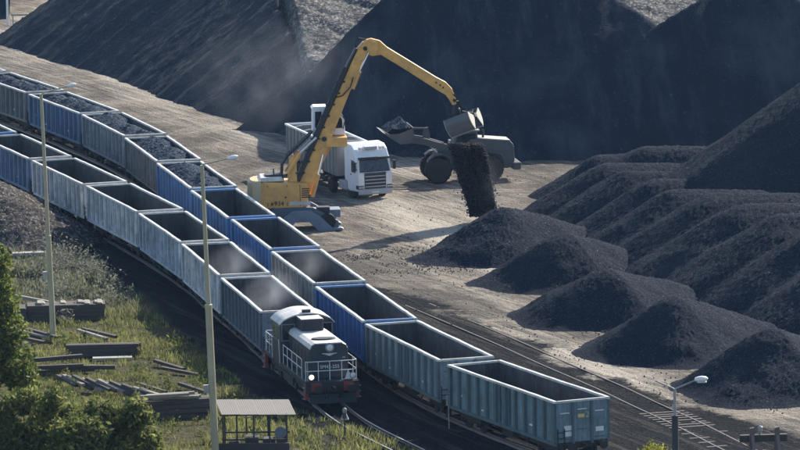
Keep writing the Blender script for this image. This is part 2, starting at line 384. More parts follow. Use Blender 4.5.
wm = N(nt, 'ShaderNodeMath', _operation='MULTIPLY_ADD'); nt.links.new(n_rut3, wm.inputs[0]); wm.inputs[1].default_value = -1.6; nt.links.new(aw.outputs['Fac'], wm.inputs[2])
c = mixc(nt, ramp(nt, wm.outputs[0], -0.55, 0.15, 0, 0.9), c, (0.50, 0.45, 0.375))
c = mixc(nt, ramp(nt, n_fine, 0.52, 0.75, 0, 0.6), c, (0.13, 0.12, 0.11))
n_sp = noise(nt, co, 3.5, 3, 0.6)
dark = mixc(nt, ramp(nt, n_sp, 0.5, 0.75, 0, 0.7), (0.012, 0.013, 0.016), (0.055, 0.054, 0.054))
dark = mixc(nt, ramp(nt, n_rut, 0.53, 0.68, 0, 0.6), dark, (0.15, 0.135, 0.115))
dark = mixc(nt, ramp(nt, n_rut3, 0.55, 0.7, 0, 0.5), dark, (0.12, 0.11, 0.10))
soil = mixc(nt, ramp(nt, n_fine, 0.35, 0.7, 0, 1), (0.075, 0.065, 0.042), (0.115, 0.11, 0.052))
at = N(nt, 'ShaderNodeAttribute', _attribute_name='coal'); ag = N(nt, 'ShaderNodeAttribute', _attribute_name='grass')
sm = N(nt, 'ShaderNodeMath', _operation='MULTIPLY_ADD'); nt.links.new(n_fine, sm.inputs[0]); sm.inputs[1].default_value = 1.1
nt.links.new(at.outputs['Fac'], sm.inputs[2])
c = mixc(nt, ramp(nt, sm.outputs[0], 0.8, 1.15, 0, 1), c, dark)
c = mixc(nt, ag.outputs['Fac'], c, soil)
nt.links.new(c, p.inputs['Base Color']); p.inputs['Roughness'].default_value = 1.0; p.inputs['Specular IOR Level'].default_value = 0.03
ad = N(nt, 'ShaderNodeMath', _operation='ADD'); nt.links.new(n_fine, ad.inputs[0]); nt.links.new(n_rut, ad.inputs[1])
ad2 = N(nt, 'ShaderNodeMath', _operation='ADD'); nt.links.new(ad.outputs[0], ad2.inputs[0]); nt.links.new(n_sp, ad2.inputs[1])
n_gr = noise(nt, co, 7.0, 3, 0.7); ad3 = N(nt, 'ShaderNodeMath', _operation='MULTIPLY_ADD'); nt.links.new(n_gr, ad3.inputs[0]); ad3.inputs[1].default_value = 0.6; nt.links.new(ad2.outputs[0], ad3.inputs[2])
bump(nt, p, ad3.outputs[0], 1.0, 0.24)
grd.data.materials[0] = m; tag(grd, kind='structure')

# ---------------------------------------------------------------- coal heaps (height fields at the angle of repose)
rng = np.random.default_rng(5)
def heap(name, x0, x1, y0, y1, step, fn, mat, label, cat, group=None, jit=0.03, rills=None):
    xs = np.arange(x0, x1, step); ys = np.arange(y0, y1, step); X, Y = np.meshgrid(xs, ys)
    Z = fn(X, Y); Z = Z + rng.normal(0, 1, X.shape) * jit * np.clip(0.35 + Z, 0.35, 1)
    Z = np.maximum(Z, -0.25)
    o = grid_mesh(name, xs, ys, Z, mat, keep=Z > -0.06)
    return tag(o, label, cat, group)
def cone(X, Y, x, y, h, tan=0.66, rnd=0.5, seed=0, wob=0.35, toe=0.0):
    dx = X - x; dy = Y - y; d = np.sqrt(dx * dx + dy * dy + rnd * rnd) - rnd
    d = d * (1 + wob * fbm(dx / (np.hypot(dx, dy) + 0.3) * 1.3 + 9, dy / (np.hypot(dx, dy) + 0.3) * 1.3, 1.0, 2, seed))
    z = h - d * tan + fbm(X, Y, 0.45, 2, seed) * 0.45
    return toe * np.log1p(np.exp(np.clip(z / toe, -40, 40))) - 0.17 if toe else z
def ridge(X, Y, x0, y0, x1, y1, h0, h1, seed, tan=0.67, toe=0.26):
    ex, ey = x1 - x0, y1 - y0; t = np.clip(((X - x0) * ex + (Y - y0) * ey) / (ex * ex + ey * ey), 0, 1)
    dx, dy = X - x0 - t * ex, Y - y0 - t * ey; d = np.sqrt(dx * dx + dy * dy + 1.2) - 1.1
    a = np.arctan2(dy, dx); d = d * (1 + 0.10 * np.sin(2 * a + seed) + 0.06 * np.sin(5 * a + seed * 2.3))
    z = h0 + (h1 - h0) * t - d * tan + fbm(X, Y, 0.35, 3, seed) * 0.7
    return toe * np.log1p(np.exp(np.clip(z / toe, -40, 40))) - 0.17
def smax(a, b, k=0.25):
    return np.maximum(a, b) + k * np.exp(-np.abs(a - b) / k) * 0.5

# long heap on the left: face looks towards the train
BASE = np.array([(-5, 545), (-22, 506), (-30.5, 488), (-34.3, 479), (-33.6, 473.2), (-23.9, 449.6), (-15, 423.8), (-8, 408.8), (-2.5, 398.5), (4, 392.0), (14, 391.5), (60, 391)], float)
def inside(X, Y, P):
    d = np.full(X.shape, 1e9)
    for i in range(len(P) - 1):
        a = P[i]; b = P[i + 1]; e = b - a; L2 = e @ e
        t = np.clip(((X - a[0]) * e[0] + (Y - a[1]) * e[1]) / L2, 0, 1)
        qx = X - (a[0] + t * e[0]); qy = Y - (a[1] + t * e[1]); dd = np.hypot(qx, qy)
        s = np.sign(e[0] * qy - e[1] * qx)
        upd = dd < np.abs(d); d = np.where(upd, dd * np.where(s == 0, 1, s), d)
    return d
def long_heap(X, Y):
    d = inside(X, Y, BASE[:10])
    along = X * 0.39 - Y * 0.92
    d = d + fbm(along, d * 0.08, 0.16, 3, 21) * 1.6 + fbm(along * 1.0, d * 0.06, 0.8, 3, 22) * 0.55
    z = d * 0.715
    cap = 4.6 + np.clip((Y - 416), 0, 200) * 0.16 + np.clip((-6.0 - X - (Y - 416) * 0.14), 0, 40) * 0.6 + fbm(X, Y, 0.3, 3, 4) * 0.6
    cap = np.where(Y < 416, 4.6 - (416 - Y) * 0.15, cap)
    cap = np.minimum(cap, 15)
    cap = np.where(X > -6.6 + (416 - Y) * 0.12, np.minimum(cap, 3.6), cap)
    return np.minimum(z, cap)
heap('coal_heap', -62, 24, 394, 520, 0.3, long_heap, 'coal_dusty', 'long dusty grey coal heap whose streaked slope runs beside the loaded wagons', 'coal heap', 'stockpiled coal heaps', jit=0.06)
def face_heap(X, Y, base_y, crest, seed, tan=0.86):
    d = (Y - base_y(X)) + fbm(X, Y * 0.25, 0.16, 3, seed) * 1.3 + fbm(X, Y * 0.5, 0.5, 4, seed + 9) * 0.9
    front = d * tan; back = crest(X) - (d - crest(X) / tan) * 0.75
    return np.minimum(front, back) + fbm(X, Y, 0.4, 2, seed + 3) * 0.12
def crestB(X): return np.interp(X, [-12, -6.6, -3.2, 0, 3, 6, 9, 13.5, 16, 18, 20, 24.5], [0, 4.2, 7.9, 10.9, 11.2, 10.5, 11.0, 11.2, 10.2, 9.0, 7.6, 4.5])
def baseB(X): return np.interp(X, [-12, -8, -2.5, 4, 14, 60], [413, 409.3, 398.3, 392.2, 391.4, 391.0])
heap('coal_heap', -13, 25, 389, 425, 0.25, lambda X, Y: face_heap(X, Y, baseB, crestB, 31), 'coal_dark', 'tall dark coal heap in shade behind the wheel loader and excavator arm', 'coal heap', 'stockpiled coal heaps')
def crestC(X): return np.interp(X, [12, 17, 19.5, 22, 25, 28, 31, 36, 44], [5.0, 7.6, 8.9, 10.2, 10.7, 10.4, 9.4, 8.0, 0])
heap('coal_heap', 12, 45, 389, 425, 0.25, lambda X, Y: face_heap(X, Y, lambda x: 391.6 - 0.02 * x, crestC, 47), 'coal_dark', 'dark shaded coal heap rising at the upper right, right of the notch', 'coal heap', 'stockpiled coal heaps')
heap('coal_heap', -9.5, 46, 412, 490, 0.25, lambda X, Y: np.minimum(np.minimum((Y - 412) * 0.8, 4.3 + (Y - 418) * 0.18), 4.4 + (X + 6.4 + (Y - 416) * 0.14) * 3.0) + fbm(X, Y, 0.25, 4, 51) * 0.7 + fbm(X * 1.0 + Y * 0.8, Y * 0.15, 0.5, 3, 52) * 0.9, 'coal_sunlit', 'pale sunlit coarse heap seen through the notch between dark heaps', 'coal heap', 'stockpiled coal heaps', jit=0.06)
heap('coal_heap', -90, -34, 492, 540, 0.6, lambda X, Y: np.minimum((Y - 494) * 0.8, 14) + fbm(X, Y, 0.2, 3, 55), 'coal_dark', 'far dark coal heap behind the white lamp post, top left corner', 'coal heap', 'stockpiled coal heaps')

# tipped piles in the foreground row
PILES = [(6.75, 347.2, 3.0, 'rounded coal pile directly under the falling coal'),
         (10.3, 335.2, 2.9, 'coal pile second in the row, just right of the pile under the grab'),
         (12.1, 321.6, 2.9, 'coal pile in the middle of the row of tipped piles'),
         (15.3, 309.4, 3.0, 'coal pile fourth in the row, with sunlit dust on both sides'),
         (20.0, 296.8, 3.1, 'nearest dark coal pile at the lower right edge')]
for i, (x, y, h, lb) in enumerate(PILES):
    heap('coal_pile', x - 8.5, x + 12.5, y - 8.5, y + 10.5, 0.09, lambda X, Y: ridge(X, Y, x, y, x + 8.5, y + 4.8, h + 0.2, h * 0.05, 60 + i), 'coal_pile', lb, 'coal pile', 'row of tipped coal piles', jit=0.026)
def mound(X, Y):
    z = np.full(X.shape, -5.0)
    for k, (x, y, h) in enumerate([(17.2, 344, 4.4), (19.2, 338.5, 4.9), (20.6, 333, 5.0), (22.6, 327.5, 5.1), (24.8, 322, 5.2), (27, 316, 5.3), (16.2, 351, 4.0), (15.0, 359, 3.6), (13.8, 366, 3.2), (13.6, 374, 2.6), (16.5, 372, 3.4)]):
        t = np.clip((X - x) / 9, 0, 1)
        c = cone(np.where(X > x, x + (X - x) * 0.12, X), np.where(X > x, y + (Y - y), Y), x, y, h, 0.66, 0.9, 100 + k, 0.08)
        z = smax(z, c, 0.3)
    return np.where(z > -0.3, np.minimum(z, 5.1 + fbm(X, Y, 0.45, 4, 9) * 1.7), z)
heap('coal_heap', 5, 36, 302, 384, 0.115, mound, 'coal_pile', 'broad lobed coal heap on the right, tipped in side by side ridges', 'coal heap', 'stockpiled coal heaps', jit=0.03)
heap('coal_heap', 12, 46, 334, 378, 0.12, lambda X, Y: cone(X, Y, 31.5, 355, 12.6, 0.70, 1.5, 130, 0.12), 'coal_pile', 'tall smooth coal cone cut by the right edge of the picture', 'coal heap', 'stockpiled coal heaps', jit=0.03)
heap('rubble_heap', -36, -19, 346, 374, 0.16, lambda X, Y: smax(cone(X, Y, -28.5, 361, 4.2, 0.6, 1.5, 140), cone(X, Y, -25.0, 357, 2.6, 0.55, 1.2, 141), 0.3), 'coal_brown', 'brown stony rubble heap at the left edge beside the empty wagons', 'rubble heap', jit=0.06)

# loose lumps on the ground (uncountable)
def lumps(name, pts, sizes, tint, label, cat, mat='lump'):
    n = len(pts); base = np.array([(1, 0, 0), (-1, 0, 0), (0, 1, 0), (0, -1, 0), (0, 0, 1), (0, 0, -1)], float)
    fs = np.array([(0, 2, 4), (2, 1, 4), (1, 3, 4), (3, 0, 4), (2, 0, 5), (1, 2, 5), (3, 1, 5), (0, 3, 5)])
    v = base[None] * rng.uniform(0.55, 1.25, (n, 6, 1)) + rng.normal(0, 0.15, (n, 6, 3))
    a = rng.uniform(0, 6.28, n); ca, sa = np.cos(a)[:, None], np.sin(a)[:, None]
    v = np.stack([v[..., 0] * ca - v[..., 1] * sa, v[..., 0] * sa + v[..., 1] * ca, v[..., 2]], -1) * np.asarray(sizes)[:, None, None] + np.asarray(pts)[:, None]
    q = (fs[None] + (np.arange(n) * 6)[:, None, None]).reshape(-1, 3)
    o = raw_mesh(name, v.reshape(-1, 3), q, mat, tint=np.repeat(tint, 6, 0)); return tag(o, label, cat, kind='stuff')
n = 15000
px = np.concatenate([rng.uniform(-2, 26, n), rng.normal(1.5, 3.0, 5200)]); py = np.concatenate([rng.uniform(282, 384, n), rng.normal(345, 2.4, 5200)])
den = np.zeros(len(px))
for (x, y, h, lb) in PILES: den = np.maximum(den, np.exp(-np.abs(np.hypot(px - x, py - y) - 5.2) / 1.3))
den = np.maximum(den, 0.07); den[n:] = np.clip(0.35 + 2.2 * fbm(px[n:], py[n:], 0.4, 3, 91), 0, 1)
ok = (rng.uniform(0, 1, len(px)) < den) & (side_of(TR, px, py) > 2.0)
px, py = px[ok], py[ok]; g = rng.uniform(0.02, 0.07, len(px))
lumps('coal_rubble', np.stack([px, py, np.full(len(px), 0.03)], -1), rng.uniform(0.02, 0.07, len(px)), np.stack([g, g, g * 1.05], -1), 'loose coal lumps strewn over the dusty yard round the piles', 'coal lumps')

# ---------------------------------------------------------------- rails
def rail_track(T, name, label, y0, y1, sleepers=None, z=0.10, buried=False):
    rt = empty(name, (0, 0, 0)); tag(rt, label, 'railway track')
    sel = T[(T[:, 1] > y0) & (T[:, 1] < y1)][::4]
    tang = np.gradient(sel, axis=0); tang /= np.hypot(tang[:, 0], tang[:, 1])[:, None]; nrm = np.stack([-tang[:, 1], tang[:, 0]], -1)
    for s in (-1, 1):
        c = sel + nrm * 0.7525 * s; vs = []; fs = []; ms = []
        prof = [(-0.06, -0.2), (0.06, -0.2), (0.012, -0.09), (0.036, -0.03), (0.036, 0.03), (-0.036, 0.03), (-0.036, -0.03), (-0.012, -0.09)]
        b = MB()
        for k in range(len(c)):
            for (o, h) in prof: vs.append((c[k, 0] + nrm[k, 0] * o, c[k, 1] + nrm[k, 1] * o, z + 0.06 + h - (0.03 * min(1, max(0, (c[k, 1] - 288) / 8)) if buried else 0)))
        for k in range(len(c) - 1):
            for i in range(8):
                j = (i + 1) % 8; b.f.append((k * 8 + i, k * 8 + j, k * 8 + 8 + j, k * 8 + 8 + i)); b.m.append(1 if i == 4 else 0)
        b.v = vs; b.build('rail', ['rail_steel', 'rail_steel' if buried else 'rail_top'], rt)
    if sleepers:
        me = MB().box(-0.12, 0.12, -1.25, 1.25, -0.16, 0.0).mesh('sleeper', 'timber')
        L = np.cumsum(np.r_[0, np.hypot(*np.diff(sel, axis=0).T)])
        for s in np.arange(0.3, L[-1], 0.65):
            x = np.interp(s, L, sel[:, 0]); y = np.interp(s, L, sel[:, 1]); tx = np.interp(s, L, tang[:, 0]); ty = np.interp(s, L, tang[:, 1])
            if sleepers[0] < y < sleepers[1]:
                inst('sleeper', me, rt, (x, y, z - (-0.06 if buried else 0.16) + random.uniform(-0.015, 0.015)), (0, 0, math.atan2(ty, tx) + random.uniform(-0.03, 0.03)))
    return rt
rail_track(TL, 'railway_track', 'railway track under the locomotive, its rails running out through the grass', 256, 444, (262, 300), 0.06)
rail_track(TR, 'railway_track', 'railway track under the blue and grey wagons nearest the yard', 256, 457, (262, 282), 0.12)
rail_track(T3, 'railway_track', 'half buried railway track in coal dust right of the wagons', 273, 328, (274, 290), -0.055, True)

# ---------------------------------------------------------------- open goods wagons
WL, WW, WB, WT = 6.35, 1.44, 1.12, 3.16
NR = 12
RX = [-6.2 + 12.4 * i / (NR - 1) for i in range(NR)]
def wagon_meshes():
    W = {}
    b = MB().box(-WL, WL, 1.36, 1.40, WB, WT)            # outer half and inner half of the plate carry their own paint
    me = b.mesh('side_wall', ['wagon_grey', 'wagon_inside'])
    W['side'] = me
    for mi in range(len(me.polygons)):
        if me.polygons[mi].normal.y < -0.5: me.polygons[mi].material_index = 1
    me2 = MB().box(-WL, WL, -1.40, -1.36, WB, WT).mesh('side_wall', ['wagon_grey', 'wagon_inside'])
    for q in me2.polygons:
        if q.normal.y > 0.5: q.material_index = 1
    W['side_l'] = me2
    W['rib'] = MB().prism([(-0.125, 0), (-0.095, 0.15), (0.095, 0.15), (0.125, 0)], WB + 0.02, WT - 0.06, 'z').mesh('rib', 'wagon_grey')
    W['post'] = MB().prism([(-0.11, 0), (-0.13, 0.155), (0.13, 0.155), (0.13, 0)], WB + 0.02, WT - 0.06, 'z').mesh('corner_post', 'wagon_grey')
    W['sill'] = MB().box(-WL - 0.02, WL + 0.02, -0.06, 0.12 if False else 0.06, WB - 0.16, WB + 0.015).mesh('side_sill', 'wagon_grey')
    W['rail'] = MB().prism([(-0.05, 0), (-0.05, 0.07), (-0.03, 0.11), (0.13, 0.11), (0.16, 0.08), (0.16, 0)], -WL - 0.04, WL + 0.04, 'x').mesh('top_rail', 'rim')
    pf = [(-0.05, 0), (-0.05, 0.07), (-0.03, 0.11), (0.13, 0.11), (0.16, 0.08), (0.16, 0)]; W['rails'] = []
    for var in range(5):      # knocked about by grab buckets: each rail is bent a little differently
        b = MB(); nseg = 16; oy = oz = 0.0
        for k in range(nseg + 1):
            if 0 < k < nseg: oy = oy * 0.6 + random.gauss(0, 0.008); oz = oz * 0.5 + random.gauss(0, 0.005)
            else: oy = oz = 0
            b.v += [(-WL - 0.04 + (2 * WL + 0.08) * k / nseg, y + oy, z + oz) for y, z in pf]
        for k in range(nseg):
            for i in range(6): j = (i + 1) % 6; b.f.append((k * 6 + i, k * 6 + j, k * 6 + 6 + j, k * 6 + 6 + i)); b.m.append(0)
        b.f += [(5, 4, 3, 2, 1, 0), tuple(nseg * 6 + i for i in range(6))]; b.m += [0, 0]
        W['rails'].append(b.mesh('top_rail', 'rim'))
    W['erail'] = MB().box(-0.06, 0.07, -1.31, 1.31, 0, 0.103).mesh('end_rail', 'rim')
    d = MB().box(-0.62, 0.62, 0, 0.035, WB + 0.05, WT - 0.1)
    for zz in (1.45, 2.1, 2.75): d.box(-0.6, 0.6, 0.035, 0.06, zz - 0.04, zz + 0.04)
    d.box(-0.58, -0.54, 0.035, 0.085, 1.25, 2.95)
    W['door'] = d.mesh('door', 'wagon_grey')
    e = MB().box(-0.025, 0.025, -1.355, 1.355, WB, WT).mesh('end_wall', ['wagon_grey', 'wagon_inside'])
    for q in e.polygons:
        if q.normal.x < -0.5: q.material_index = 1
    W['end'] = e
    W['erib'] = MB().box(0, 0.10, -0.06, 0.06, WB - 0.12, WT - 0.02).mesh('end_rib', 'wagon_grey')
    W['ebar'] = MB().box(0, 0.05, -0.40, 0.40, -0.03, 0.03).mesh('grab_bar', 'wagon_grey')
    W['floor'] = MB().box(-WL + 0.03, WL - 0.03, -1.35, 1.35, WB - 0.02, WB + 0.06).mesh('floor', 'wagon_floor')
    un = MB().box(-6.3, 6.3, -0.28, 0.28, 0.78, 1.08).box(-6.42, -6.22, -1.3, 1.3, 0.82, 1.10).box(6.22, 6.42, -1.3, 1.3, 0.82, 1.10)
    for x in (-3.4, -1.6, 0, 1.6, 3.4): un.box(x - 0.08, x + 0.08, -1.3, 1.3, 0.88, 1.08)
    un.box(-0.6, 0.7, -1.15, -0.75, 0.45, 0.85).cyl((-2.0, -0.7, 0.7), (-1.1, -0.7, 0.7), 0.17)
    un.bar((-2.4, -1.2, 0.55), (2.4, -1.2, 0.55), 0.05).bar((-2.4, -1.2, 0.55), (-2.9, -1.2, 0.95), 0.05).bar((2.4, -1.2, 0.55), (2.9, -1.2, 0.95), 0.05)
    W['under'] = un.mesh('underframe', 'wagon_under')
    bg_ = MB()
    for s in (-1, 1):
        bg_.prism([(-1.25, 0.62), (-1.2, 0.78), (-0.5, 0.82), (-0.3, 0.9), (0.3, 0.9), (0.5, 0.82), (1.2, 0.78), (1.25, 0.62), (1.05, 0.36), (0.75, 0.36), (0.55, 0.55), (0.3, 0.42), (-0.3, 0.42), (-0.55, 0.55), (-0.75, 0.36), (-1.05, 0.36)], s * 1.0 - 0.07, s * 1.0 + 0.07, 'y')
        for x in (-0.9, 0.9): bg_.cyl((x, s * 1.05, 0.46), (x, s * 1.16, 0.46), 0.13, n=10)
    bg_.box(-0.22, 0.22, -1.0, 1.0, 0.5, 0.82)
    W['bogie'] = bg_.mesh('bogie', 'wagon_under')
    wh = MB()
    for s in (-1, 1): wh.lathe([(0.46, s * 0.68), (0.46, s * 0.80), (0.40, s * 0.81), (0.36, s * 0.77), (0.12, s * 0.79)] if s > 0 else [(0.12, -0.79), (0.36, -0.77), (0.40, -0.81), (0.46, -0.80), (0.46, -0.68)], (0, 0, 0), (0, 1, 0), 20)
    wh.cyl((0, -0.7, 0), (0, 0.7, 0), 0.08)
    W['wheel'] = wh.mesh('wheelset', 'wagon_under')
    W['buffer'] = MB().cyl((0, 0, 0), (0.38, 0, 0), 0.11).cyl((0.38, 0, 0), (0.58, 0, 0), 0.08).cyl((0.56, 0, 0), (0.61, 0, 0), 0.22, n=16).mesh('buffer', 'wagon_under')
    W['hook'] = MB().box(0, 0.35, -0.06, 0.06, -0.08, 0.08).tube([(0.3, 0, 0), (0.42, 0, 0.08), (0.5, 0, 0), (0.44, 0, -0.1)], 0.035).mesh('coupling_hook', 'wagon_under')
    ld = MB()
    for y in (0, 0.38): ld.box(-0.02, 0.02, y - 0.02, y + 0.02, WB - 0.7, WB + 0.7)
    for k in range(5): ld.box(-0.015, 0.015, 0, 0.38, WB - 0.62 + k * 0.28, WB - 0.58 + k * 0.28)
    W['ladder'] = ld.mesh('ladder', 'wagon_under')
    W['mark'] = MB().box(0, 0.55, 0, 0.006, 0, 0.26).mesh('stencil_panel', 'stencil')
    W['mark2'] = MB().box(0, 0.30, 0, 0.006, 0, 0.20).mesh('stencil_panel', 'stencil_yellow')
    return W
WM = wagon_meshes()
def recolor(o, mat, only=0):
    if o.material_slots:
        s = o.material_slots[only]; s.link = 'OBJECT'; s.material = MAT[mat]
def wagon(x, y, hd, paint_name, label, rim='rim', near=False, dz=0.0):
    r = empty('goods_wagon', (x, y, 0.16 + dz), R(hd))
    tag(r, label, 'goods wagon', 'open goods wagons standing in two rows')
    pm = 'wagon_' + paint_name
    for key, s in (('side', 1), ('side_l', -1)):
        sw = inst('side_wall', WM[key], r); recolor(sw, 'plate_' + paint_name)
        for i, rx in enumerate(RX):
            if i in (0, NR - 1):
                q = inst('corner_post', WM['post'], sw, (rx - (0.02 if i else -0.02), s * 1.40, 0), (0, 0, 0 if s > 0 else math.pi))
            else:
                q = inst('rib', WM['rib'], sw, (rx, s * 1.40, 0), (0, 0, 0 if s > 0 else math.pi))
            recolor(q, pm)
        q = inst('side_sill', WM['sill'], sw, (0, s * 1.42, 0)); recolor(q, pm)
        q = inst('top_rail', random.choice(WM['rails']), sw, (0, s * 1.39, WT - 0.03), (0, 0, 0 if s > 0 else math.pi)); recolor(q, 'rim')
        for dx in (-0.563, 0.563):
            if s < 0:
                q = inst('door', WM['door'], sw, (dx - 0.0, s * 1.402, 0), (0, 0, math.pi)); q.scale = (0.74, 1, 1); recolor(q, pm)
    for s in (-1, 1):
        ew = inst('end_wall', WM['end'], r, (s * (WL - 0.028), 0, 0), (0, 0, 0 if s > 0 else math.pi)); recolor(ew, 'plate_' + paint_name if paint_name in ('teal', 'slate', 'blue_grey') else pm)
        q = inst('end_rail', WM['erail'], ew, (0, 0, WT - 0.028)); recolor(q, rim)
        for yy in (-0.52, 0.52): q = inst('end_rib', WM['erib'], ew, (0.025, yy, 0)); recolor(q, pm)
        for yy, zz in ((0, 2.75), (0, 1.75), (-0.95, 2.6), (0.95, 2.6), (-0.95, 1.3), (0.95, 1.3)):
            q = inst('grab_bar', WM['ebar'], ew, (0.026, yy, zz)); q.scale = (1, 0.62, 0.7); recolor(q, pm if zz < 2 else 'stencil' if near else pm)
        for yy in (-0.875, 0.875): inst('buffer', WM['buffer'], ew, (0.10, yy, 0.98))
        inst('coupling_hook', WM['hook'], ew, (0.06, 0, 0.98))
    inst('floor', WM['floor'], r); inst('underframe', WM['under'], r)
    for bx in (-4.6, 4.6):
        bo = inst('bogie', WM['bogie'], r, (bx, 0, 0))
        for ax in (-0.9, 0.9): inst('wheelset', WM['wheel'], bo, (ax, 0, 0.46))
    inst('ladder', WM['ladder'], r, (WL + 0.04, -1.36, 0))
    for (mx, mz, sc) in ((-5.3, 1.75, 1), (3.2, 1.55, 0.8), (-2.55, 1.4, 0.6)):
        q = inst('stencil_panel', WM['mark'], r, (mx, -1.409, mz)); q.scale = (sc * 0.8, 1, sc * 0.5)
    return r
WAGONS_R = [
 (6.3, 280.82, -66.1, 'teal', 'nearest empty teal grey wagon, its end wall facing the camera', 'rim'),
 (1.39, 293.98, -72.5, 'slate', 'empty slate blue grey wagon second from the near end of the yard side row', 'rim'),
 (-2.0, 307.53, -77.8, 'blue', 'bright blue empty wagon directly right of the locomotive', 'rim_blue'),
 (-4.8, 321.37, -78.1, 'beige_grey', 'faded beige grey empty wagon between two blue wagons in the yard side row', 'rim'),
 (-7.55, 335.05, -78.2, 'blue_mid', 'vivid blue empty wagon just below the excavator undercarriage', 'rim_blue'),
 (-10.48, 348.72, -78.0, 'blue_worn', 'worn blue empty wagon left of the excavator counterweight', 'rim_blue'),
 (-13.21, 362.42, -78.1, 'blue_worn', 'blue wagon filled with coal, nearest of the loaded wagons', 'rim'),
 (-15.95, 376.11, -78.0, 'dark_grey', 'dark grey wagon filled with coal behind the loaded blue one', 'rim'),
 (-19.2, 389.71, -74.0, 'grey', 'mid grey wagon filled with coal, third of the loaded wagons', 'rim'),
 (-23.44, 403.12, -70.2, 'navy', 'blue grey wagon filled with coal beside the left lamp post', 'rim'),
 (-28.3, 416.4, -68.5, 'dark_grey', 'grey loaded wagon cut by the left edge, far end of the row', 'rim'),
 (-33.5, 429.5, -67.5, 'grey', 'farthest loaded wagon, mostly outside the left edge', 'rim')]
WAGONS_L = [
 (-7.53, 311.26, -78.6, 'blue_grey', 'blue grey empty wagon coupled directly behind the locomotive', 'rim'),
 (-10.27, 324.99, -78.5, 'pale', 'pale grey empty wagon second behind the locomotive, behind the tall pole', 'rim'),
 (-13.21, 338.62, -76.5, 'pale_blue', 'pale blue grey empty wagon third behind the locomotive', 'rim'),
 (-16.81, 352.04, -72.9, 'pale', 'scuffed whitish empty wagon fourth behind the locomotive', 'rim'),
 (-21.01, 365.34, -71.9, 'pale_warm', 'whitish peeling empty wagon at the rubble heap, fifth behind the locomotive', 'rim'),
 (-25.4, 378.65, -71.3, 'navy', 'blue empty wagon at the left edge, sixth behind the locomotive', 'rim'),
 (-29.95, 392.0, -71.3, 'blue_worn', 'blue empty wagon mostly cut by the left edge, last of its row', 'rim_blue')]
for i, (x, y, h, pn, lb, rm) in enumerate(WAGONS_R): wagon(x, y, h, pn, lb, rm, i == 0, random.uniform(-0.02, 0.02))
for (x, y, h, pn, lb, rm) in WAGONS_L: wagon(x, y, h, pn, lb, rm, False, random.uniform(-0.02, 0.02))
# lettering plates on the nearest end wall
w1 = [o for o in COL.objects if o.name.startswith('goods_wagon')][0]
for (yy, zz, k, sx) in ((-0.22, 2.32, 'mark2', 1.2), (-0.98, 1.72, 'mark', 0.75), (-0.98, 1.42, 'mark', 0.75), (0.75, 1.55, 'mark', 0.8)):
    q = inst('stencil_panel', WM[k], w1, (WL + 0.008, yy, zz), (0, 0, math.pi / 2)); q.scale = (sx, 1, 0.9)
q = inst('lettering', text_mesh('2', 0.42, 'stencil_yellow'), w1, (WL + 0.008, 0.30, 2.44), (math.pi / 2, 0, math.pi / 2))
# coal loads
LOADLAB = ['nearest coal load, heaped in the blue wagon beside the tall pole', 'coal load heaped in the dark grey wagon', 'coal load heaped in the mid grey wagon', 'coal load in the blue grey wagon beside the left lamp post', 'coal load in the wagon cut by the left edge', 'farthest coal load, at the left edge']
for i in range(6):
    x, y, h = WAGONS_R[6 + i][:3]
    xs = np.arange(-WL + 0.05, WL - 0.04, 0.09); ys = np.arange(-1.34, 1.35, 0.09); X, Y = np.meshgrid(xs, ys)
    Z = np.full(X.shape, 2.85)
    for k in range(4):
        cx = -4.6 + k * 3.05 + random.uniform(-0.4, 0.4); Z = np.maximum(Z, random.uniform(3.35, 3.6) - 0.36 * np.hypot(X - cx, (Y - random.uniform(-0.2, 0.3)) * 1.15))
    if i == 0: Z = Z - 0.55 * np.clip((X - 3.2) / 2.5, 0, 1)
    Z = np.minimum(Z, 3.02 + (1.34 - np.abs(Y)) * 0.75) + fbm(X + 50 * i, Y, 1.6, 3, 7) * 0.28 + rng.normal(0, 0.028, X.shape)
    ld = grid_mesh('coal_load', xs, ys, Z, 'coal_load'); ld.location = (x, y, 0.16); ld.rotation_euler = (0, 0, R(h))
    tag(ld, LOADLAB[i], 'coal load', 'coal loads in the wagons')

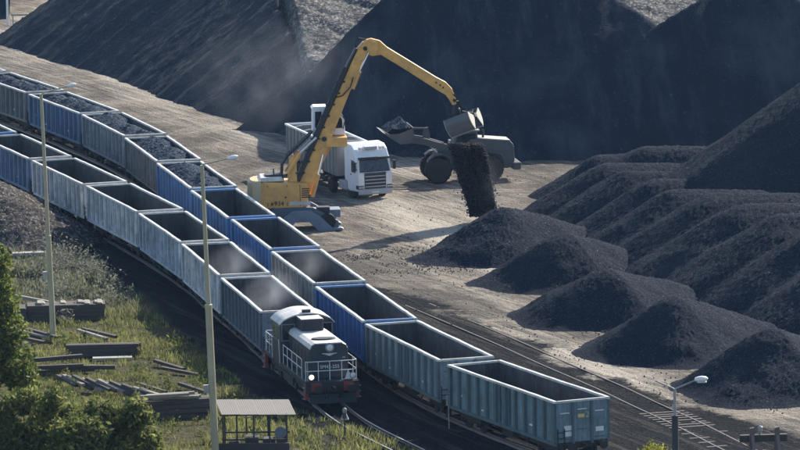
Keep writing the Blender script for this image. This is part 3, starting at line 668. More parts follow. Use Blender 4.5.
# ---------------------------------------------------------------- diesel shunting locomotive
def locomotive():
    r = empty('locomotive', (-4.95, 298.25, 0.18), R(-77.4))
    tag(r, 'dark diesel shunting locomotive with white roof and front railings', 'locomotive')
    MB().box(-5.6, 5.6, -1.42, 1.42, 1.12, 1.34).box(-5.5, 5.5, -1.2, 1.2, 0.86, 1.12).build('frame_deck', 'loco_dark', r, bevel=0.02)
    def hood(x0, x1, hw, z1, nm):
        prof = [(-hw, 1.34), (-hw, z1 - 0.32), (-hw + 0.10, z1 - 0.10), (-hw + 0.3, z1), (hw - 0.3, z1), (hw - 0.10, z1 - 0.10), (hw, z1 - 0.32), (hw, 1.34)]
        h = MB().prism(prof, x0, x1, 'x').build(nm, 'loco_dark', r, bevel=0.05)
        roof = MB().prism([(-hw - 0.012, z1 - 0.30), (-hw + 0.09, z1 - 0.085), (-hw + 0.295, z1 + 0.018), (hw - 0.295, z1 + 0.018), (hw - 0.09, z1 - 0.085), (hw + 0.012, z1 - 0.30)], x0 - 0.01, x1 - 0.12, 'x').build('hood_roof', 'loco_roof', h, bevel=0.02)
        return h
    h = hood(-0.75, 5.0, 1.02, 3.22, 'hood')
    # side doors and louvres of the hood
    for s in (-1, 1):
        for k in range(6):
            x = -0.55 + k * 0.9
            MB().box(x, x + 0.82, s * 1.02, s * 1.05, 1.45, 2.82).build('side_door', 'loco_dark', h)
            for j in range(6): MB().box(x + 0.12, x + 0.70, s * 1.05, s * 1.075, 2.05 + j * 0.11, 2.11 + j * 0.11).build('louvre', 'loco_dark', h)
    b = MB().box(4.98, 5.045, -0.55, 0.55, 1.5, 2.55).build('front_door', 'loco_dark', h)
    MB().lathe([(0.24, 0), (0.25, 0.16), (0.20, 0.18)], (4.95, 0, 3.02), (1, 0, 0), 20).build('headlight_housing', 'machine_grey', h, True)
    MB().lathe([(0.175, 0), (0.15, 0.05), (0.05, 0.075)], (5.12, 0, 3.02), (1, 0, 0), 20).build('headlight', 'lamp_lens', h, True)
    MB().prism([(0, 2.56), (0.12, 2.60), (0.42, 2.71), (0.36, 2.66), (0.10, 2.69), (-0.10, 2.69), (-0.36, 2.66), (-0.42, 2.71), (-0.12, 2.60)], 5.003, 5.03, 'x').build('wing_emblem', 'rail_white', h)
    inst('lettering', text_mesh('SM42-255', 0.26, 'rail_white'), h, (5.05, 0, 1.98), (math.pi / 2, 0, math.pi / 2))
    q = inst('lettering', text_mesh('255', 0.10, 'rail_white'), h, (5.008, 0.78, 2.45), (math.pi / 2, 0, math.pi / 2))
    # roof vent and box in front of the cab
    vt = MB()
    for k in range(24):
        a = 2 * math.pi * k / 24; vt.v.append((3.6 + 0.42 * math.cos(a), 0.55 * math.sin(a) * 1.25, 3.24)); vt.v.append((3.6 + 0.36 * math.cos(a), 0.5 * math.sin(a) * 1.25, 3.31))
    for k in range(24): j = (k + 1) % 24; vt.f.append((2 * k, 2 * j, 2 * j + 1, 2 * k + 1)); vt.m.append(0)
    vt.f.append(tuple(2 * k + 1 for k in range(24))); vt.m.append(0)
    vt.build('roof_vent', 'chassis', h)
    bx = MB().box(-0.72, 0.75, -0.62, 0.62, 3.24, 3.86).build('air_intake_box', 'loco_dark', h, bevel=0.06)
    MB().box(-0.70, 0.73, -0.60, 0.60, 3.865, 3.885).build('box_lid', 'loco_roof', h)
    MB().box(0.752, 0.77, -0.5, 0.5, 3.34, 3.76).build('box_grille', 'chassis', h)
    # cab
    cw = 1.46
    arch = [(-cw, 3.5)] + [(-cw + 2 * cw * k / 12, 3.5 + 0.48 * math.sin(math.pi * k / 12) ** 0.75) for k in range(1, 12)] + [(cw, 3.5)]
    c = MB().prism([(-cw, 1.34)] + arch + [(cw, 1.34)], -3.0, -0.76, 'x').build('cab', 'loco_dark', r, bevel=0.03)
    arch2 = [(-cw - 0.06, 3.46)] + [(-cw - 0.06 + (2 * cw + 0.12) * k / 14, 3.52 + 0.50 * math.sin(math.pi * k / 14) ** 0.75) for k in range(1, 14)] + [(cw + 0.06, 3.46)]
    low = [(y, z - 0.07) for y, z in arch2][::-1]
    MB().prism(arch2 + low, -3.14, -0.62, 'x').build('cab_roof', 'loco_roof', c, True)
    MB().box(-1.0, -0.72, -0.22, 0.22, 3.98, 4.16).build('horn_box', 'chassis', c)
    for y0, y1 in ((-1.36, -0.70), (0.70, 1.36)):
        MB().box(-0.775, -0.75, y0, y1, 2.55, 3.38).build('front_window', 'glass_dark', c)
        f = MB()
        for a_, b_ in ((y0 - 0.05, y0), (y1, y1 + 0.05)): f.box(-0.77, -0.735, a_, b_, 2.5, 3.43)
        for a_, b_ in ((2.5, 2.55), (3.38, 3.43)): f.box(-0.77, -0.735, y0, y1, a_, b_)
        f.build('window_frame', 'machine_grey', c)
    for s in (-1, 1):
        for x0, x1 in ((-2.75, -1.95), (-1.75, -1.0)):
            MB().box(x0, x1, s * 1.455, s * 1.475, 2.5, 3.25).build('side_window', 'glass_dark', c)
            f = MB()
            for a_ in (x0 - 0.04, x1): f.box(a_, a_ + 0.04, s * 1.46, s * 1.49, 2.46, 3.29)
            for a_ in (2.46, 3.25): f.box(x0, x1, s * 1.46, s * 1.49, a_, a_ + 0.04)
            f.build('window_frame', 'machine_grey', c)
    hood(-5.1, -3.0, 0.98, 2.75, 'rear_hood')
    # running gear
    for bxx in (-3.2, 3.2):
        g = MB()
        for s in (-1, 1):
            g.prism([(-1.7, 0.55), (-1.6, 0.85), (1.6, 0.85), (1.7, 0.55), (1.45, 0.35), (0.9, 0.35), (0.5, 0.55), (-0.5, 0.55), (-0.9, 0.35), (-1.45, 0.35)], s * 1.08 - 0.06, s * 1.08 + 0.06, 'y')
            for x in (-1.2, 1.2): g.box(x - 0.2, x + 0.2, s * 1.12, s * 1.27, 0.35, 0.68)
        bo = g.build('bogie', 'wagon_under', r)
        for x in (-1.2, 1.2): q = inst('wheelset', WM['wheel'], bo, (bxx + x, 0, 0.5)); q.scale = (1.08, 1, 1.08)
        for o in [bo]:
            for vtx in o.data.vertices: vtx.co.x += bxx
    MB().box(-1.3, 1.3, -1.25, 1.25, 0.38, 0.84).build('fuel_tank', 'chassis', r, bevel=0.05)
    for e in (-1, 1):
        bb = MB().box(e * 5.6, e * 5.75, -1.45, 1.45, 0.72, 1.30).build('buffer_beam', 'chassis', r, bevel=0.02)
        for s in (-1, 1):
            MB().box(e * 5.75, e * 5.78, s * 0.875 - 0.28, s * 0.875 + 0.28, 0.80, 1.26).build('buffer_plate', 'loco_red', bb)
            q = inst('buffer', WM['buffer'], bb, (e * 5.76, s * 0.875, 1.0), (0, 0, 0 if e > 0 else math.pi))
            MB().box(e * 5.15, e * 5.62, s * 1.28, s * 1.46, 0.35, 1.15).build('corner_step', 'loco_red', bb)
            st = MB()
            for zz in (0.36, 0.66, 0.96): st.box(e * 5.2, e * 5.58, s * 1.30, s * 1.56, zz, zz + 0.035)
            st.build('step_treads', 'machine_grey', bb)
        inst('coupling_hook', WM['hook'], bb, (e * 5.76, 0, 1.0), (0, 0, 0 if e > 0 else math.pi))
        MB().prism([(e * 5.7, 0.65), (e * 5.95, 0.18), (e * 5.9, 0.15), (e * 5.62, 0.6)], -1.25, 1.25, 'y').build('snow_plough', 'chassis', bb)
        for y in (-0.45, -0.3, 0.3, 0.45): MB().tube([(e * 5.78, y, 1.0), (e * 5.95, y, 0.85), (e * 5.98, y, 0.6), (e * 5.86, y, 0.45)], 0.03, 6).build('brake_hose', 'hose', bb)
    for s, m_ in ((-1, 'lamp_lit'), (1, 'lamp_lens')):
        l = MB().lathe([(0.15, 0), (0.17, 0.14), (0.15, 0.16)], (5.5, s * 1.12, 1.56), (1, 0, 0), 18).build('deck_headlight', 'machine_grey', r, True)
        MB().lathe([(0.14, 0), (0.12, 0.03), (0.04, 0.05)], (5.655, s * 1.12, 1.56), (1, 0, 0), 18).build('lens', m_, l, True)
    MB().prism([(0.72, 1.36), (1.18, 1.36), (1.12, 1.52), (0.98, 1.6), (0.90, 1.88), (0.84, 1.66)], 5.42, 5.55, 'x').build('folded_tarpaulin', 'rail_white', r)
    # railings
    def railing(pts, name='railing'):
        b = MB()
        for (x, y) in pts: b.cyl((x, y, 1.34), (x, y, 2.36), 0.022, n=6)
        for zz in (1.86, 2.36): b.tube([(x, y, zz) for x, y in pts], 0.022, 6)
        b.build(name, 'rail_white', r)
    railing([(5.52, y) for y in (-1.30, -0.72, -0.1, 0.55, 1.15)])
    railing([(5.52, 1.15), (5.3, 1.38), (4.5, 1.38)]); railing([(5.52, -1.30), (5.40, -1.38)])
    for s in (-1, 1):
        railing([(x, s * 1.38) for x in (4.4, 3.1, 1.8, 0.6, -0.5)])
        railing([(x, s * 1.38) for x in (-3.3, -4.2, -5.2)])
    railing([(-5.52, y) for y in (-1.3, -0.6, 0.6, 1.3)])
    for s in (-1, 1):
        MB().tube([(-0.9, s * 1.5, 1.3), (-0.9, s * 1.54, 2.6)], 0.022, 6).build('cab_handrail', 'rail_white', r)
        MB().tube([(-2.9, s * 1.5, 1.3), (-2.9, s * 1.54, 2.6)], 0.022, 6).build('cab_handrail', 'rail_white', r)
    return r
locomotive()

# ---------------------------------------------------------------- material handler (wheeled excavator with grab)
def tyre_mesh(rad, w, name='tyre', lug=True):
    b = MB().lathe([(rad * 0.60, -w / 2), (rad * 0.92, -w / 2), (rad, -w * 0.36), (rad, w * 0.36), (rad * 0.92, w / 2), (rad * 0.60, w / 2)], (0, 0, 0), (0, 1, 0), 28)
    if lug:
        for k in range(22):
            a = 2 * math.pi * k / 22
            for s in (-1, 1):
                p = Vector((math.cos(a) * rad, s * w * 0.06, math.sin(a) * rad)); q = Vector((math.cos(a + 0.12) * rad * 0.985, s * w * 0.46, math.sin(a + 0.12) * rad * 0.985))
                b.bar(p, q, 0.07, 0.07, up=(math.cos(a), 0, math.sin(a)))
    return b.mesh(name, 'rubber')
def hub_mesh(rad, w, mat='machine_grey'):
    return MB().lathe([(rad * 0.1, -w * 0.42), (rad * 0.3, -w * 0.40), (rad * 0.34, -w * 0.28), (rad * 0.56, -w * 0.30), (rad * 0.61, -w * 0.48), (rad * 0.61, w * 0.48), (rad * 0.56, w * 0.30), (rad * 0.34, w * 0.28), (rad * 0.3, w * 0.40), (rad * 0.1, w * 0.42)], (0, 0, 0), (0, 1, 0), 24).mesh('rim', mat)

def excavator():
    S = 15.42
    def P(u, v, y=0.0):
        z = (228 - v) / 15.3; return ((u - 300) / S + 0.0175 * z, y, z)
    def XZ(u, v): q = P(u, v); return (q[0], q[2])
    r = empty('material_handler', (-6.48, 360.5, 0.0), R(4))
    tag(r, 'yellow wheeled material handler with raised white cab and long arm', 'excavator')
    # undercarriage
    uc = MB().box(-2.9, 2.6, -0.75, 0.75, 0.75, 1.25).build('undercarriage', 'machine_grey', r, bevel=0.04)
    tm, hm = tyre_mesh(0.56, 0.42, lug=False), hub_mesh(0.56, 0.42)
    for x in (-2.0, 1.7):
        MB().box(x - 0.2, x + 0.2, -1.2, 1.2, 0.42, 0.75).build('axle', 'chassis', uc)
        for y in (-1.25, 1.25):
            w = inst('wheel', tm, r, (x, y, 0.56)); inst('rim', hm, w)
    for sx, sy in ((-1, -1), (1, -1), (-1, 1), (1, 1)):
        x0 = -0.45 + sx * 0.9
        pr = [(x0 - sx * 0.9, 1.55), (x0 + sx * 0.35, 1.52), (x0 + sx * 1.95, 0.62), (x0 + sx * 2.0, 0.16), (x0 + sx * 1.6, 0.16), (x0 + sx * 0.5, 0.62), (x0 - sx * 0.9, 0.66)]
        lg = MB().prism(pr, sy * 1.28 - 0.14, sy * 1.28 + 0.14, 'y').build('outrigger', 'machine_dark', uc, bevel=0.03)
        MB().prism([(x0 + sx * 1.3, 0.10), (x0 + sx * 1.45, 0.18), (x0 + sx * 2.15, 0.18), (x0 + sx * 2.3, 0.10), (x0 + sx * 2.2, 0.03), (x0 + sx * 1.4, 0.03)], sy * 1.28 - 0.35, sy * 1.28 + 0.35, 'y').build('outrigger_pad', 'machine_grey', lg)
        MB().cyl((x0 + sx * 0.2, sy * 1.28, 1.45), (x0 + sx * 1.4, sy * 1.28, 0.72), 0.07).build('ram', 'chrome', lg)
    MB().prism([XZ(*q) for q in ((277, 222), (283, 213), (291, 207.5), (309, 207.5), (318, 213), (331, 225), (338, 232), (336, 235), (327, 235), (317, 228), (308, 219), (294, 219), (286, 228), (280, 235), (272, 235), (272, 231))], -1.62, -1.46, 'y').build('stabiliser_plate', 'machine_grey', uc, bevel=0.03)
    for (u0, u1, v0, v1) in ((268, 284, 205, 214), (285, 297, 205.5, 209), (312, 325, 205, 213)): MB().box(P(u0, 0)[0], P(u1, 0)[0], -1.3, -0.5, P(0, v1)[2], P(0, v0)[2]).build('tool_box', 'chassis', uc, bevel=0.03)
    MB().lathe([(0.95, 0), (0.95, 0.18), (0.8, 0.20), (0.8, 0.34)], (-0.25, 0, 1.25), (0, 0, 1), 28).build('slew_ring', 'chassis', r, True)
    # upper house
    hs = MB().prism([XZ(259, 205), XZ(259, 180), XZ(263, 179), XZ(306, 181), XZ(307, 184), XZ(307, 203), XZ(300, 205)], -1.35, 1.25, 'y').build('house', 'yellow', r, bevel=0.06)
    cwp = [XZ(247.5, 200), XZ(247.5, 180), XZ(250, 177.5), XZ(260, 177), XZ(260, 204), XZ(251, 203.5)]
    n = 10; b = MB()     # counterweight with a rounded rear edge
    for k in range(n):
        y0 = -1.4 + 2.7 * k / n; y1 = -1.4 + 2.7 * (k + 1) / n; ym = abs((y0 + y1) / 2 + 0.05) / 1.35; inset = 0.35 * ym ** 3
        b.prism([(x + (inset if i in (0, 1, 2, 5) else 0), z) for i, (x, z) in enumerate(cwp)], y0, y1, 'y')
    b.build('counterweight', 'yellow_dusty', r, True)
    MB().prism([XZ(257, 179), XZ(260, 174.5), XZ(281, 174.5), XZ(283, 178.5)], -1.1, 1.0, 'y').build('engine_cover', 'loco_roof', hs, bevel=0.03)
    MB().box(*[P(262, 0)[0], P(279, 0)[0]], -0.7, 0.6, P(0, 174.4)[2], P(0, 172.8)[2]).build('cooler_grille', 'chassis', hs)
    MB().cyl(P(273.5, 174, -0.4), P(273.2, 167, -0.4), 0.055).build('exhaust_pipe', 'rail_steel', hs)
    for (u0, u1, v0, v1) in ((264, 282, 184, 199), (283.5, 295, 184, 199)):
        MB().box(P(u0, v0)[0], P(u1, v0)[0], -1.375, -1.35, P(0, v1)[2], P(0, v0)[2]).build('side_panel', 'yellow', hs)
    MB().box(P(285, 0)[0], P(306, 0)[0], -1.39, -1.376, P(0, 202)[2], P(0, 198.5)[2]).build('white_stripe', 'loco_roof', hs)
    inst('lettering', text_mesh('934', 0.42, 'chassis'), hs, (P(278, 200.5)[0], -1.39, P(0, 200.3)[2]), (math.pi / 2, 0, 0))
    MB().box(P(266.5, 0)[0], P(268.7, 0)[0], -1.39, -1.376, P(0, 202)[2], P(0, 199)[2]).build('red_badge', 'loco_red', hs)
    for u_ in (263.3, 282.8, 295.6): MB().box(P(u_, 0)[0] - 0.02, P(u_, 0)[0] + 0.02, -1.362, -1.352, P(0, 203)[2], P(0, 182)[2]).build('panel_seam', 'chassis', hs)
    for k in range(5): MB().box(P(297, 0)[0], P(305, 0)[0], -1.37, -1.352, P(0, 186.5 + k * 2.1)[2], P(0, 185.5 + k * 2.1)[2]).build('cooling_slot', 'chassis', hs)
    MB().cyl(P(284.5, 194, -1.38), P(284.5, 194, -1.40), 0.06).build('filler_cap', 'chassis', hs)
    hr = MB()
    for u_ in (262, 270, 278): hr.cyl(P(u_, 178, 1.0), P(u_, 169, 1.0), 0.02, n=6)
    hr.tube([P(262, 169, 1.0), P(278, 169, 1.0)], 0.02, 6); hr.build('handrail', 'rail_white', hs)
    # boom
    bw = 0.32
    def poly(pts): return [XZ(u_, v_) for u_, v_ in pts]
    boom = MB().prism(poly([(296, 186), (301, 176), (322.5, 128), (344, 80), (358, 49), (363, 43.5), (368, 46), (368.5, 53), (362, 62), (353, 88), (350, 92), (335.5, 128), (314, 185), (309, 195), (302, 196)]), -bw, bw, 'y').build('boom', 'yellow', r, bevel=0.04)
    MB().cyl(P(304, 188, -0.5), P(304, 188, 0.5), 0.22).build('boom_pin', 'chassis', boom)
    MB().cyl(P(324, 139, -0.42), P(324, 139, 0.42), 0.16).build('boom_pin', 'chassis', boom)
    MB().prism(poly([(319, 150), (325, 146), (326, 157), (321, 158)]), -0.40, 0.40, 'y').build('cylinder_bracket', 'yellow', boom)
    for y in (-0.5, 0.5):
        cy = MB().cyl(P(312, 196, y), P(318, 174, y), 0.13).build('lift_cylinder', 'yellow', r, True)
        MB().cyl(P(318, 174, y), P(323, 154, y), 0.075).build('piston_rod', 'chrome', cy, True)
        cy = MB().cyl(P(287, 172, y * 0.9), P(300, 152, y * 0.9), 0.15).build('recovery_cylinder', 'yellow', r, True)
        MB().cyl(P(300, 152, y * 0.9), P(316, 137, y * 0.9), 0.09).build('piston_rod', 'steel_bright', cy, True)
    MB().prism(poly([(288, 182), (289, 158), (293, 154), (296, 160), (297, 182)]), -0.45, 0.45, 'y').build('cylinder_tower', 'yellow', hs, bevel=0.03)
    for y in (-0.2, 0.2):
        cy = MB().cyl(P(352.5, 90, y), P(359.5, 73, y), 0.13).build('stick_cylinder', 'yellow', boom, True)
        MB().cyl(P(359.5, 73, y), P(369, 54, y), 0.075).build('piston_rod', 'chrome', cy, True)
    # hoses along the back of the boom
    for k, y in enumerate((-0.30, -0.15, 0.0, 0.15, 0.30)):
        MB().tube([P(283.5, 184, y), P(281.5, 174, y), P(282, 163, y), P(287, 155, y), P(298, 145, y), P(308, 136, y), P(312, 131, y)], 0.085, 6).build('hose', 'hose', boom)
        MB().tube([P(297, 183, y), P(301 + k * 0.3, 172, y), P(311.5, 149, y), P(319.5 + k * 0.3, 130, y), P(330, 106, y), P(338.5 - k * 0.4, 88, y), P(349, 64, y), P(356.5, 50, y)], 0.10, 6).build('hose', 'hose', boom)
    for k in range(3):
        d = -2.2 - 1.6 * k
        MB().tube([P(u_ + d, v_, -0.42 + 0.05 * k) for u_, v_ in ((299, 184), (304, 172), (314, 149), (322.5, 129), (333, 105), (341, 87), (349.5, 68))], 0.085, 6).build('hose', 'hose', boom)
    for k in range(9):
        q = P(304 + k * 5.0 - 3.8, 172 - k * 11.2, -0.36); MB().box(q[0] - 0.32, q[0] + 0.30, -0.50, -0.33, q[2] - 0.05, q[2] + 0.05).build('hose_clamp', 'chassis', boom)
    for y in (-0.15, 0.15):
        MB().tube([P(356, 52, y), P(355, 44, y), P(359, 40, y), P(366, 41.5, y)], 0.05, 6).build('hose', 'hose', boom)
        MB().tube([P(334, 98, y - 0.3), P(342, 96, y - 0.4), P(350, 88, y - 0.3), P(353, 78, y - 0.3)], 0.04, 6).build('hose', 'hose', boom)
    # stick with gooseneck
    st = MB().prism(poly([(362, 49), (365, 42), (371, 40.5), (380, 43), (387, 49.5), (410, 64), (436, 80.5), (446, 86), (452, 92.5), (455, 101), (456.5, 108), (452.5, 109), (449, 103), (445.5, 98.5), (438, 94), (408, 74), (381, 57), (372, 58), (365, 55)]), -0.24, 0.24, 'y').build('stick', 'yellow', r, bevel=0.04)
    MB().cyl(P(372, 49, -0.40), P(372, 49, 0.40), 0.42, n=20).build('stick_pivot', 'yellow', st, True)
    MB().cyl(P(365, 50, -0.44), P(365, 50, 0.44), 0.14).build('boom_pin', 'chassis', st)
    for (u_, v_) in ((436, 86), (440, 88.5), (443, 91)): MB().cyl(P(u_, v_, -0.25), P(u_, v_, -0.27), 0.06).build('bolt', 'chassis', st)
    # raised cab and its riser
    MB().prism(poly([(303, 183), (309, 172), (326, 147), (326, 137.5), (347, 137.5), (347, 147), (333, 147), (314, 180), (311, 185)]), 0.42, 0.82, 'y').build('cab_riser', 'yellow', r, bevel=0.03)
    MB().prism(poly([(326, 147.2), (326, 138), (347, 138), (347, 147.2)]), -0.35, 0.42, 'y').build('riser_beam', 'yellow', r, bevel=0.03)
    cb = MB().prism(poly([(313, 137), (313, 111), (315, 109), (334, 109), (339, 111), (344.5, 120), (346, 137)]), 0.45, 1.75, 'y').build('cab', 'truck_white', r, bevel=0.05)
    for y in (0.432, 1.755):
        MB().prism(poly([(315.5, 129), (315.5, 113), (322, 113), (322, 129)]), y, y + 0.015, 'y').build('window', 'glass_dark', cb)
        MB().prism(poly([(324, 130), (324, 113), (336.5, 113), (342.5, 121.5), (343, 130)]), y, y + 0.015, 'y').build('window', 'glass_dark', cb)
    MB().prism(poly([(312, 110), (314, 108), (336, 108), (338, 109.6)]), 0.38, 1.82, 'y').build('cab_roof', 'truck_white', cb)
    MB().tube([P(343.5, 131, 0.40), P(345.5, 122, 0.40), P(341, 115, 0.40)], 0.03, 6).build('guard_rail', 'chassis', cb)
    # rotator and clamshell grab
    hg = MB().cyl(P(454.5, 104, -0.30), P(454.5, 104, 0.30), 0.12).box(P(452.5, 0)[0], P(457, 0)[0], -0.16, 0.16, P(0, 113)[2], P(0, 105)[2]).build('grab_hanger', 'chassis', r)
    MB().lathe([(0.2, 0), (0.26, 0.1), (0.26, 0.4), (0.18, 0.5)], P(456.5, 119, 0), (0, 0, 1), 16).build('rotator', 'chassis', hg, True)
    MB().tube([P(452, 97, -0.2), P(459, 104, -0.3), P(463, 112, -0.3), P(459, 119, -0.2)], 0.04, 6).build('hose', 'hose', hg)
    MB().tube([P(454, 96, -0.25), P(464, 108, -0.3), P(467, 115, -0.3), P(462, 120, -0.2)], 0.035, 6).build('hose', 'hose', hg)
    gx0, _, gz0 = P(463, 124, 0)
    GM = Matrix.Rotation(R(-22), 3, 'Z') @ Matrix.Rotation(R(-21), 3, 'Y')
    head = MB().box(-0.95, 0.95, -0.20, 0.20, -0.10, 0.16).bar((-0.8, 0, 0.12), (-0.1, 0, 0.5), 0.18).bar((0.8, 0, 0.12), (0.1, 0, 0.5), 0.18).build('grab_crosshead', 'chassis', r)
    head.location = (gx0, 0, gz0); head.rotation_euler = GM.to_euler()
    def shell(sgn, lb):
        prof = []; n = 12; rad = 1.0; wid = 0.86; b = MB()
        for k in range(n + 1):
            a = R(-92) + R(78) * k / n; prof.append((-sgn * -1 * rad * math.cos(a), rad * math.sin(a)))
        inner = [(y * 0.95, z * 0.95) for y, z in prof]
        b.prism(prof + inner[::-1], -wid, wid, 'x')
        o = b.build('grab_shell', 'grab_grey', r, True); o.location = Vector((gx0, 0, gz0)) + GM @ Vector((0, sgn * 0.22, -0.05))
        o.rotation_euler = (GM @ Matrix.Rotation(sgn * R(40), 3, 'X')).to_euler(); o['label'] = lb
        for x in (-wid - 0.035, wid): MB().prism([(0.0, 0.06)] + prof, x, x + 0.035, 'x').build('cheek_plate', 'grab_rim', o)
        MB().bar((-wid, prof[0][0], prof[0][1]), (wid, prof[0][0], prof[0][1]), 0.05, 0.10).build('cutting_lip', 'steel_bright', o)
        for x in (-0.5, 0.5): MB().bar((x, 0, 0.06), (x, prof[-1][0] * 0.97, prof[-1][1]), 0.14, 0.10).build('hinge_arm', 'chassis', o)
    shell(-1, 'grey half of the opened grab nearest the camera'); shell(1, 'far half of the opened grab')
    return r
excavator()

# falling coal under the grab
n = 26000
t = rng.uniform(0, 1, n) ** 0.9
zt = 5.2 - t * 4.7
cx = 4.42 + t * 1.05 + rng.uniform(-1, 1, n) * (1.12 - 0.2 * t + 0.22 * fbm(t * 9, t * 0 + 3, 1.0, 3, 3)) + rng.normal(0, 1, n) ** 3 * 0.018; cy = 361.3 + rng.uniform(-0.8, 0.8, n)
g = rng.uniform(0.012, 0.035, n)
lumps('falling_coal', np.stack([cx, cy, zt], -1), rng.uniform(0.03, 0.075, n), np.stack([g, g, g * 1.1], -1), 'dark curtain of coal falling from the open grab onto a pile', 'falling coal')

# ---------------------------------------------------------------- articulated tipper truck
def truck():
    r = empty('semi_truck', (-1.62, 373.6, 0), R(-66))     # origin under the front bumper, +x forward
    tag(r, 'white tractor truck with long grey tipper trailer behind the excavator', 'truck')
    Wd = 1.24
    prof = [(0.0, 0.55), (0.02, 1.15), (-0.02, 1.75), (-0.30, 2.72), (-0.42, 2.86), (-0.75, 3.32), (-1.25, 3.62), (-2.05, 3.70), (-2.2, 3.62), (-2.25, 1.15), (-1.85, 1.1), (-1.80, 0.62), (-1.55, 0.5)]
    cab = MB().prism(prof, -Wd, Wd, 'y').build('cab', 'truck_white', r, bevel=0.07)
    def lerp(a, b, t): return a + (b - a) * t
    ws = MB().hexa([(-0.045, -1.10, 1.86), (-0.015, -1.10, 1.86), (-0.255, -1.02, 2.66), (-0.285, -1.02, 2.66), (-0.045, 1.10, 1.86), (-0.015, 1.10, 1.86), (-0.255, 1.02, 2.66), (-0.285, 1.02, 2.66)])
    for v_ in range(8): x, y, z = ws.v[v_]; ws.v[v_] = (x + 0.035, y, z)
    ws.build('windscreen', 'glass_dark', cab)
    MB().box(-0.29, -0.02, -1.12, 1.12, 2.70, 2.84).build('sun_visor', 'chassis', cab, bevel=0.03)
    MB().box(-0.98, -0.55, -0.45, 0.45, 3.30, 3.50).build('roof_hatch', 'grille_light', cab, bevel=0.03)
    for y in (-0.85, -0.62, 0.62, 0.85): MB().cyl((-0.62, y, 3.40), (-0.50, y, 3.38), 0.1, n=12).build('roof_lamp', 'lamp_lens', cab)
    for s in (-1, 1):
        MB().prism([(-0.38, 1.80), (-0.52, 2.58), (-1.10, 2.62), (-1.10, 1.80)], s * 1.245, s * 1.255, 'y').build('side_window', 'glass_dark', cab)
        MB().prism([(-1.36, 1.15), (-1.36, 2.75), (-0.40, 2.75), (-0.2, 1.8), (-0.15, 1.15)], s * 1.241, s * 1.247, 'y').build('door', 'truck_white', cab)
        MB().box(-1.25, -1.05, s * 1.25, s * 1.275, 1.62, 1.68).build('door_handle', 'chassis', cab)
        mr = MB().box(-0.22, -0.02, s * 1.36, s * 1.56, 1.95, 2.55).build('mirror', 'chassis', cab, bevel=0.03)
        MB().bar((-0.2, s * 1.22, 2.5), (-0.12, s * 1.45, 2.5), 0.05).bar((-0.2, s * 1.22, 2.05), (-0.12, s * 1.45, 2.05), 0.05).build('mirror_arm', 'chassis', mr)
        h = MB().prism([(0.02, 0.72), (0.05, 0.95), (-0.12, 1.0), (-0.35, 0.95), (-0.35, 0.72)], s * 0.85, s * 1.25, 'y').build('headlight', 'grille', cab)
        for k in range(3): MB().cyl((0.03, s * (0.92 + 0.12 * k), 0.84), (0.065, s * (0.92 + 0.12 * k), 0.84), 0.055, n=10).build('lens', 'lamp_lens', h)
        MB().box(-0.02, 0.06, s * 0.8, s * 1.15, 0.36, 0.52).build('fog_lamp', 'grille_light', cab)
    gr = MB().box(0.0, 0.035, -0.78, 0.78, 0.72, 1.72).build('grille', 'grille', cab)
    for k in range(4): MB().box(0.035, 0.075, -0.74, 0.74, 0.84 + k * 0.23, 0.91 + k * 0.23).build('grille_slat', 'grille_light', gr)
    MB().box(-0.06, 0.07, -1.22, 1.22, 0.34, 0.70).build('bumper', 'grille_light', cab, bevel=0.04)
    MB().box(0.072, 0.08, -0.26, 0.26, 0.44, 0.56).build('licence_plate', 'rail_white', cab)
    for k, y in enumerate((-0.45, 0.15)): MB().bar((0.045, y, 1.88), (-0.06, y + 0.42, 2.22), 0.025).build('wiper', 'chassis', cab)
    for s in (-1, 1): MB().prism([(0.03, 0.95), (0.06, 1.0), (0.03, 1.72), (-0.02, 1.76)], s * 0.80, s * 1.22, 'y').build('corner_panel', 'truck_white', cab); MB().box(-2.2, -1.75, s * 1.242, s * 1.25, 1.3, 3.3).build('side_deflector', 'truck_white', cab)
    MB().box(0.03, 0.05, -0.8, 0.8, 1.74, 1.80).build('trim_strip', 'chassis', cab)
    MB().box(-6.0, -0.3, -0.42, 0.42, 0.62, 0.95).build('chassis_frame', 'chassis', r)
    for s in (-1, 1):
        MB().box(-3.4, -2.0, s * 0.72, s * 1.2, 0.45, 1.05).build('fuel_tank', 'grille_light', r, bevel=0.06)
        MB().prism([(-5.4, 1.05), (-5.2, 1.2), (-4.2, 1.2), (-4.0, 1.05)], s * 0.68, s * 1.22, 'y').build('mudguard', 'chassis', r)
    tm, hm = tyre_mesh(0.51, 0.34, lug=False), hub_mesh(0.51, 0.34, 'grille_light')
    for x in (-1.25, -4.7):
        for s in (-1, 1):
            w = inst('wheel', tm, r, (x, s * 1.05, 0.51)); inst('rim', hm, w)
    # trailer swings slightly about the king pin
    K = Vector((-4.6, 0, 0)); A = R(-8)
    Mx = Matrix.Translation(K) @ Matrix.Rotation(A, 4, 'Z')
    def tb(b, name, mat, par=r, bevel=0.0):
        b.v = [tuple(Mx @ Vector(v)) for v in b.v]; return b.build(name, mat, par, bevel=bevel)
    L0, L1 = 1.7, -11.2
    b = MB()
    for s in (-1, 1): b.box(L1, L0, s * 1.27 - 0.03, s * 1.27 + 0.03, 1.35, 3.30)
    b.box(L0 - 0.03, L0 + 0.05, -1.23, 1.23, 1.35, 3.30).box(L1 - 0.05, L1 + 0.03, -1.23, 1.23, 1.35, 3.30).box(L1 + 0.05, L0 - 0.05, -1.23, 1.23, 1.28, 1.40)
    body = tb(b, 'tipper_body', 'trailer_grey')
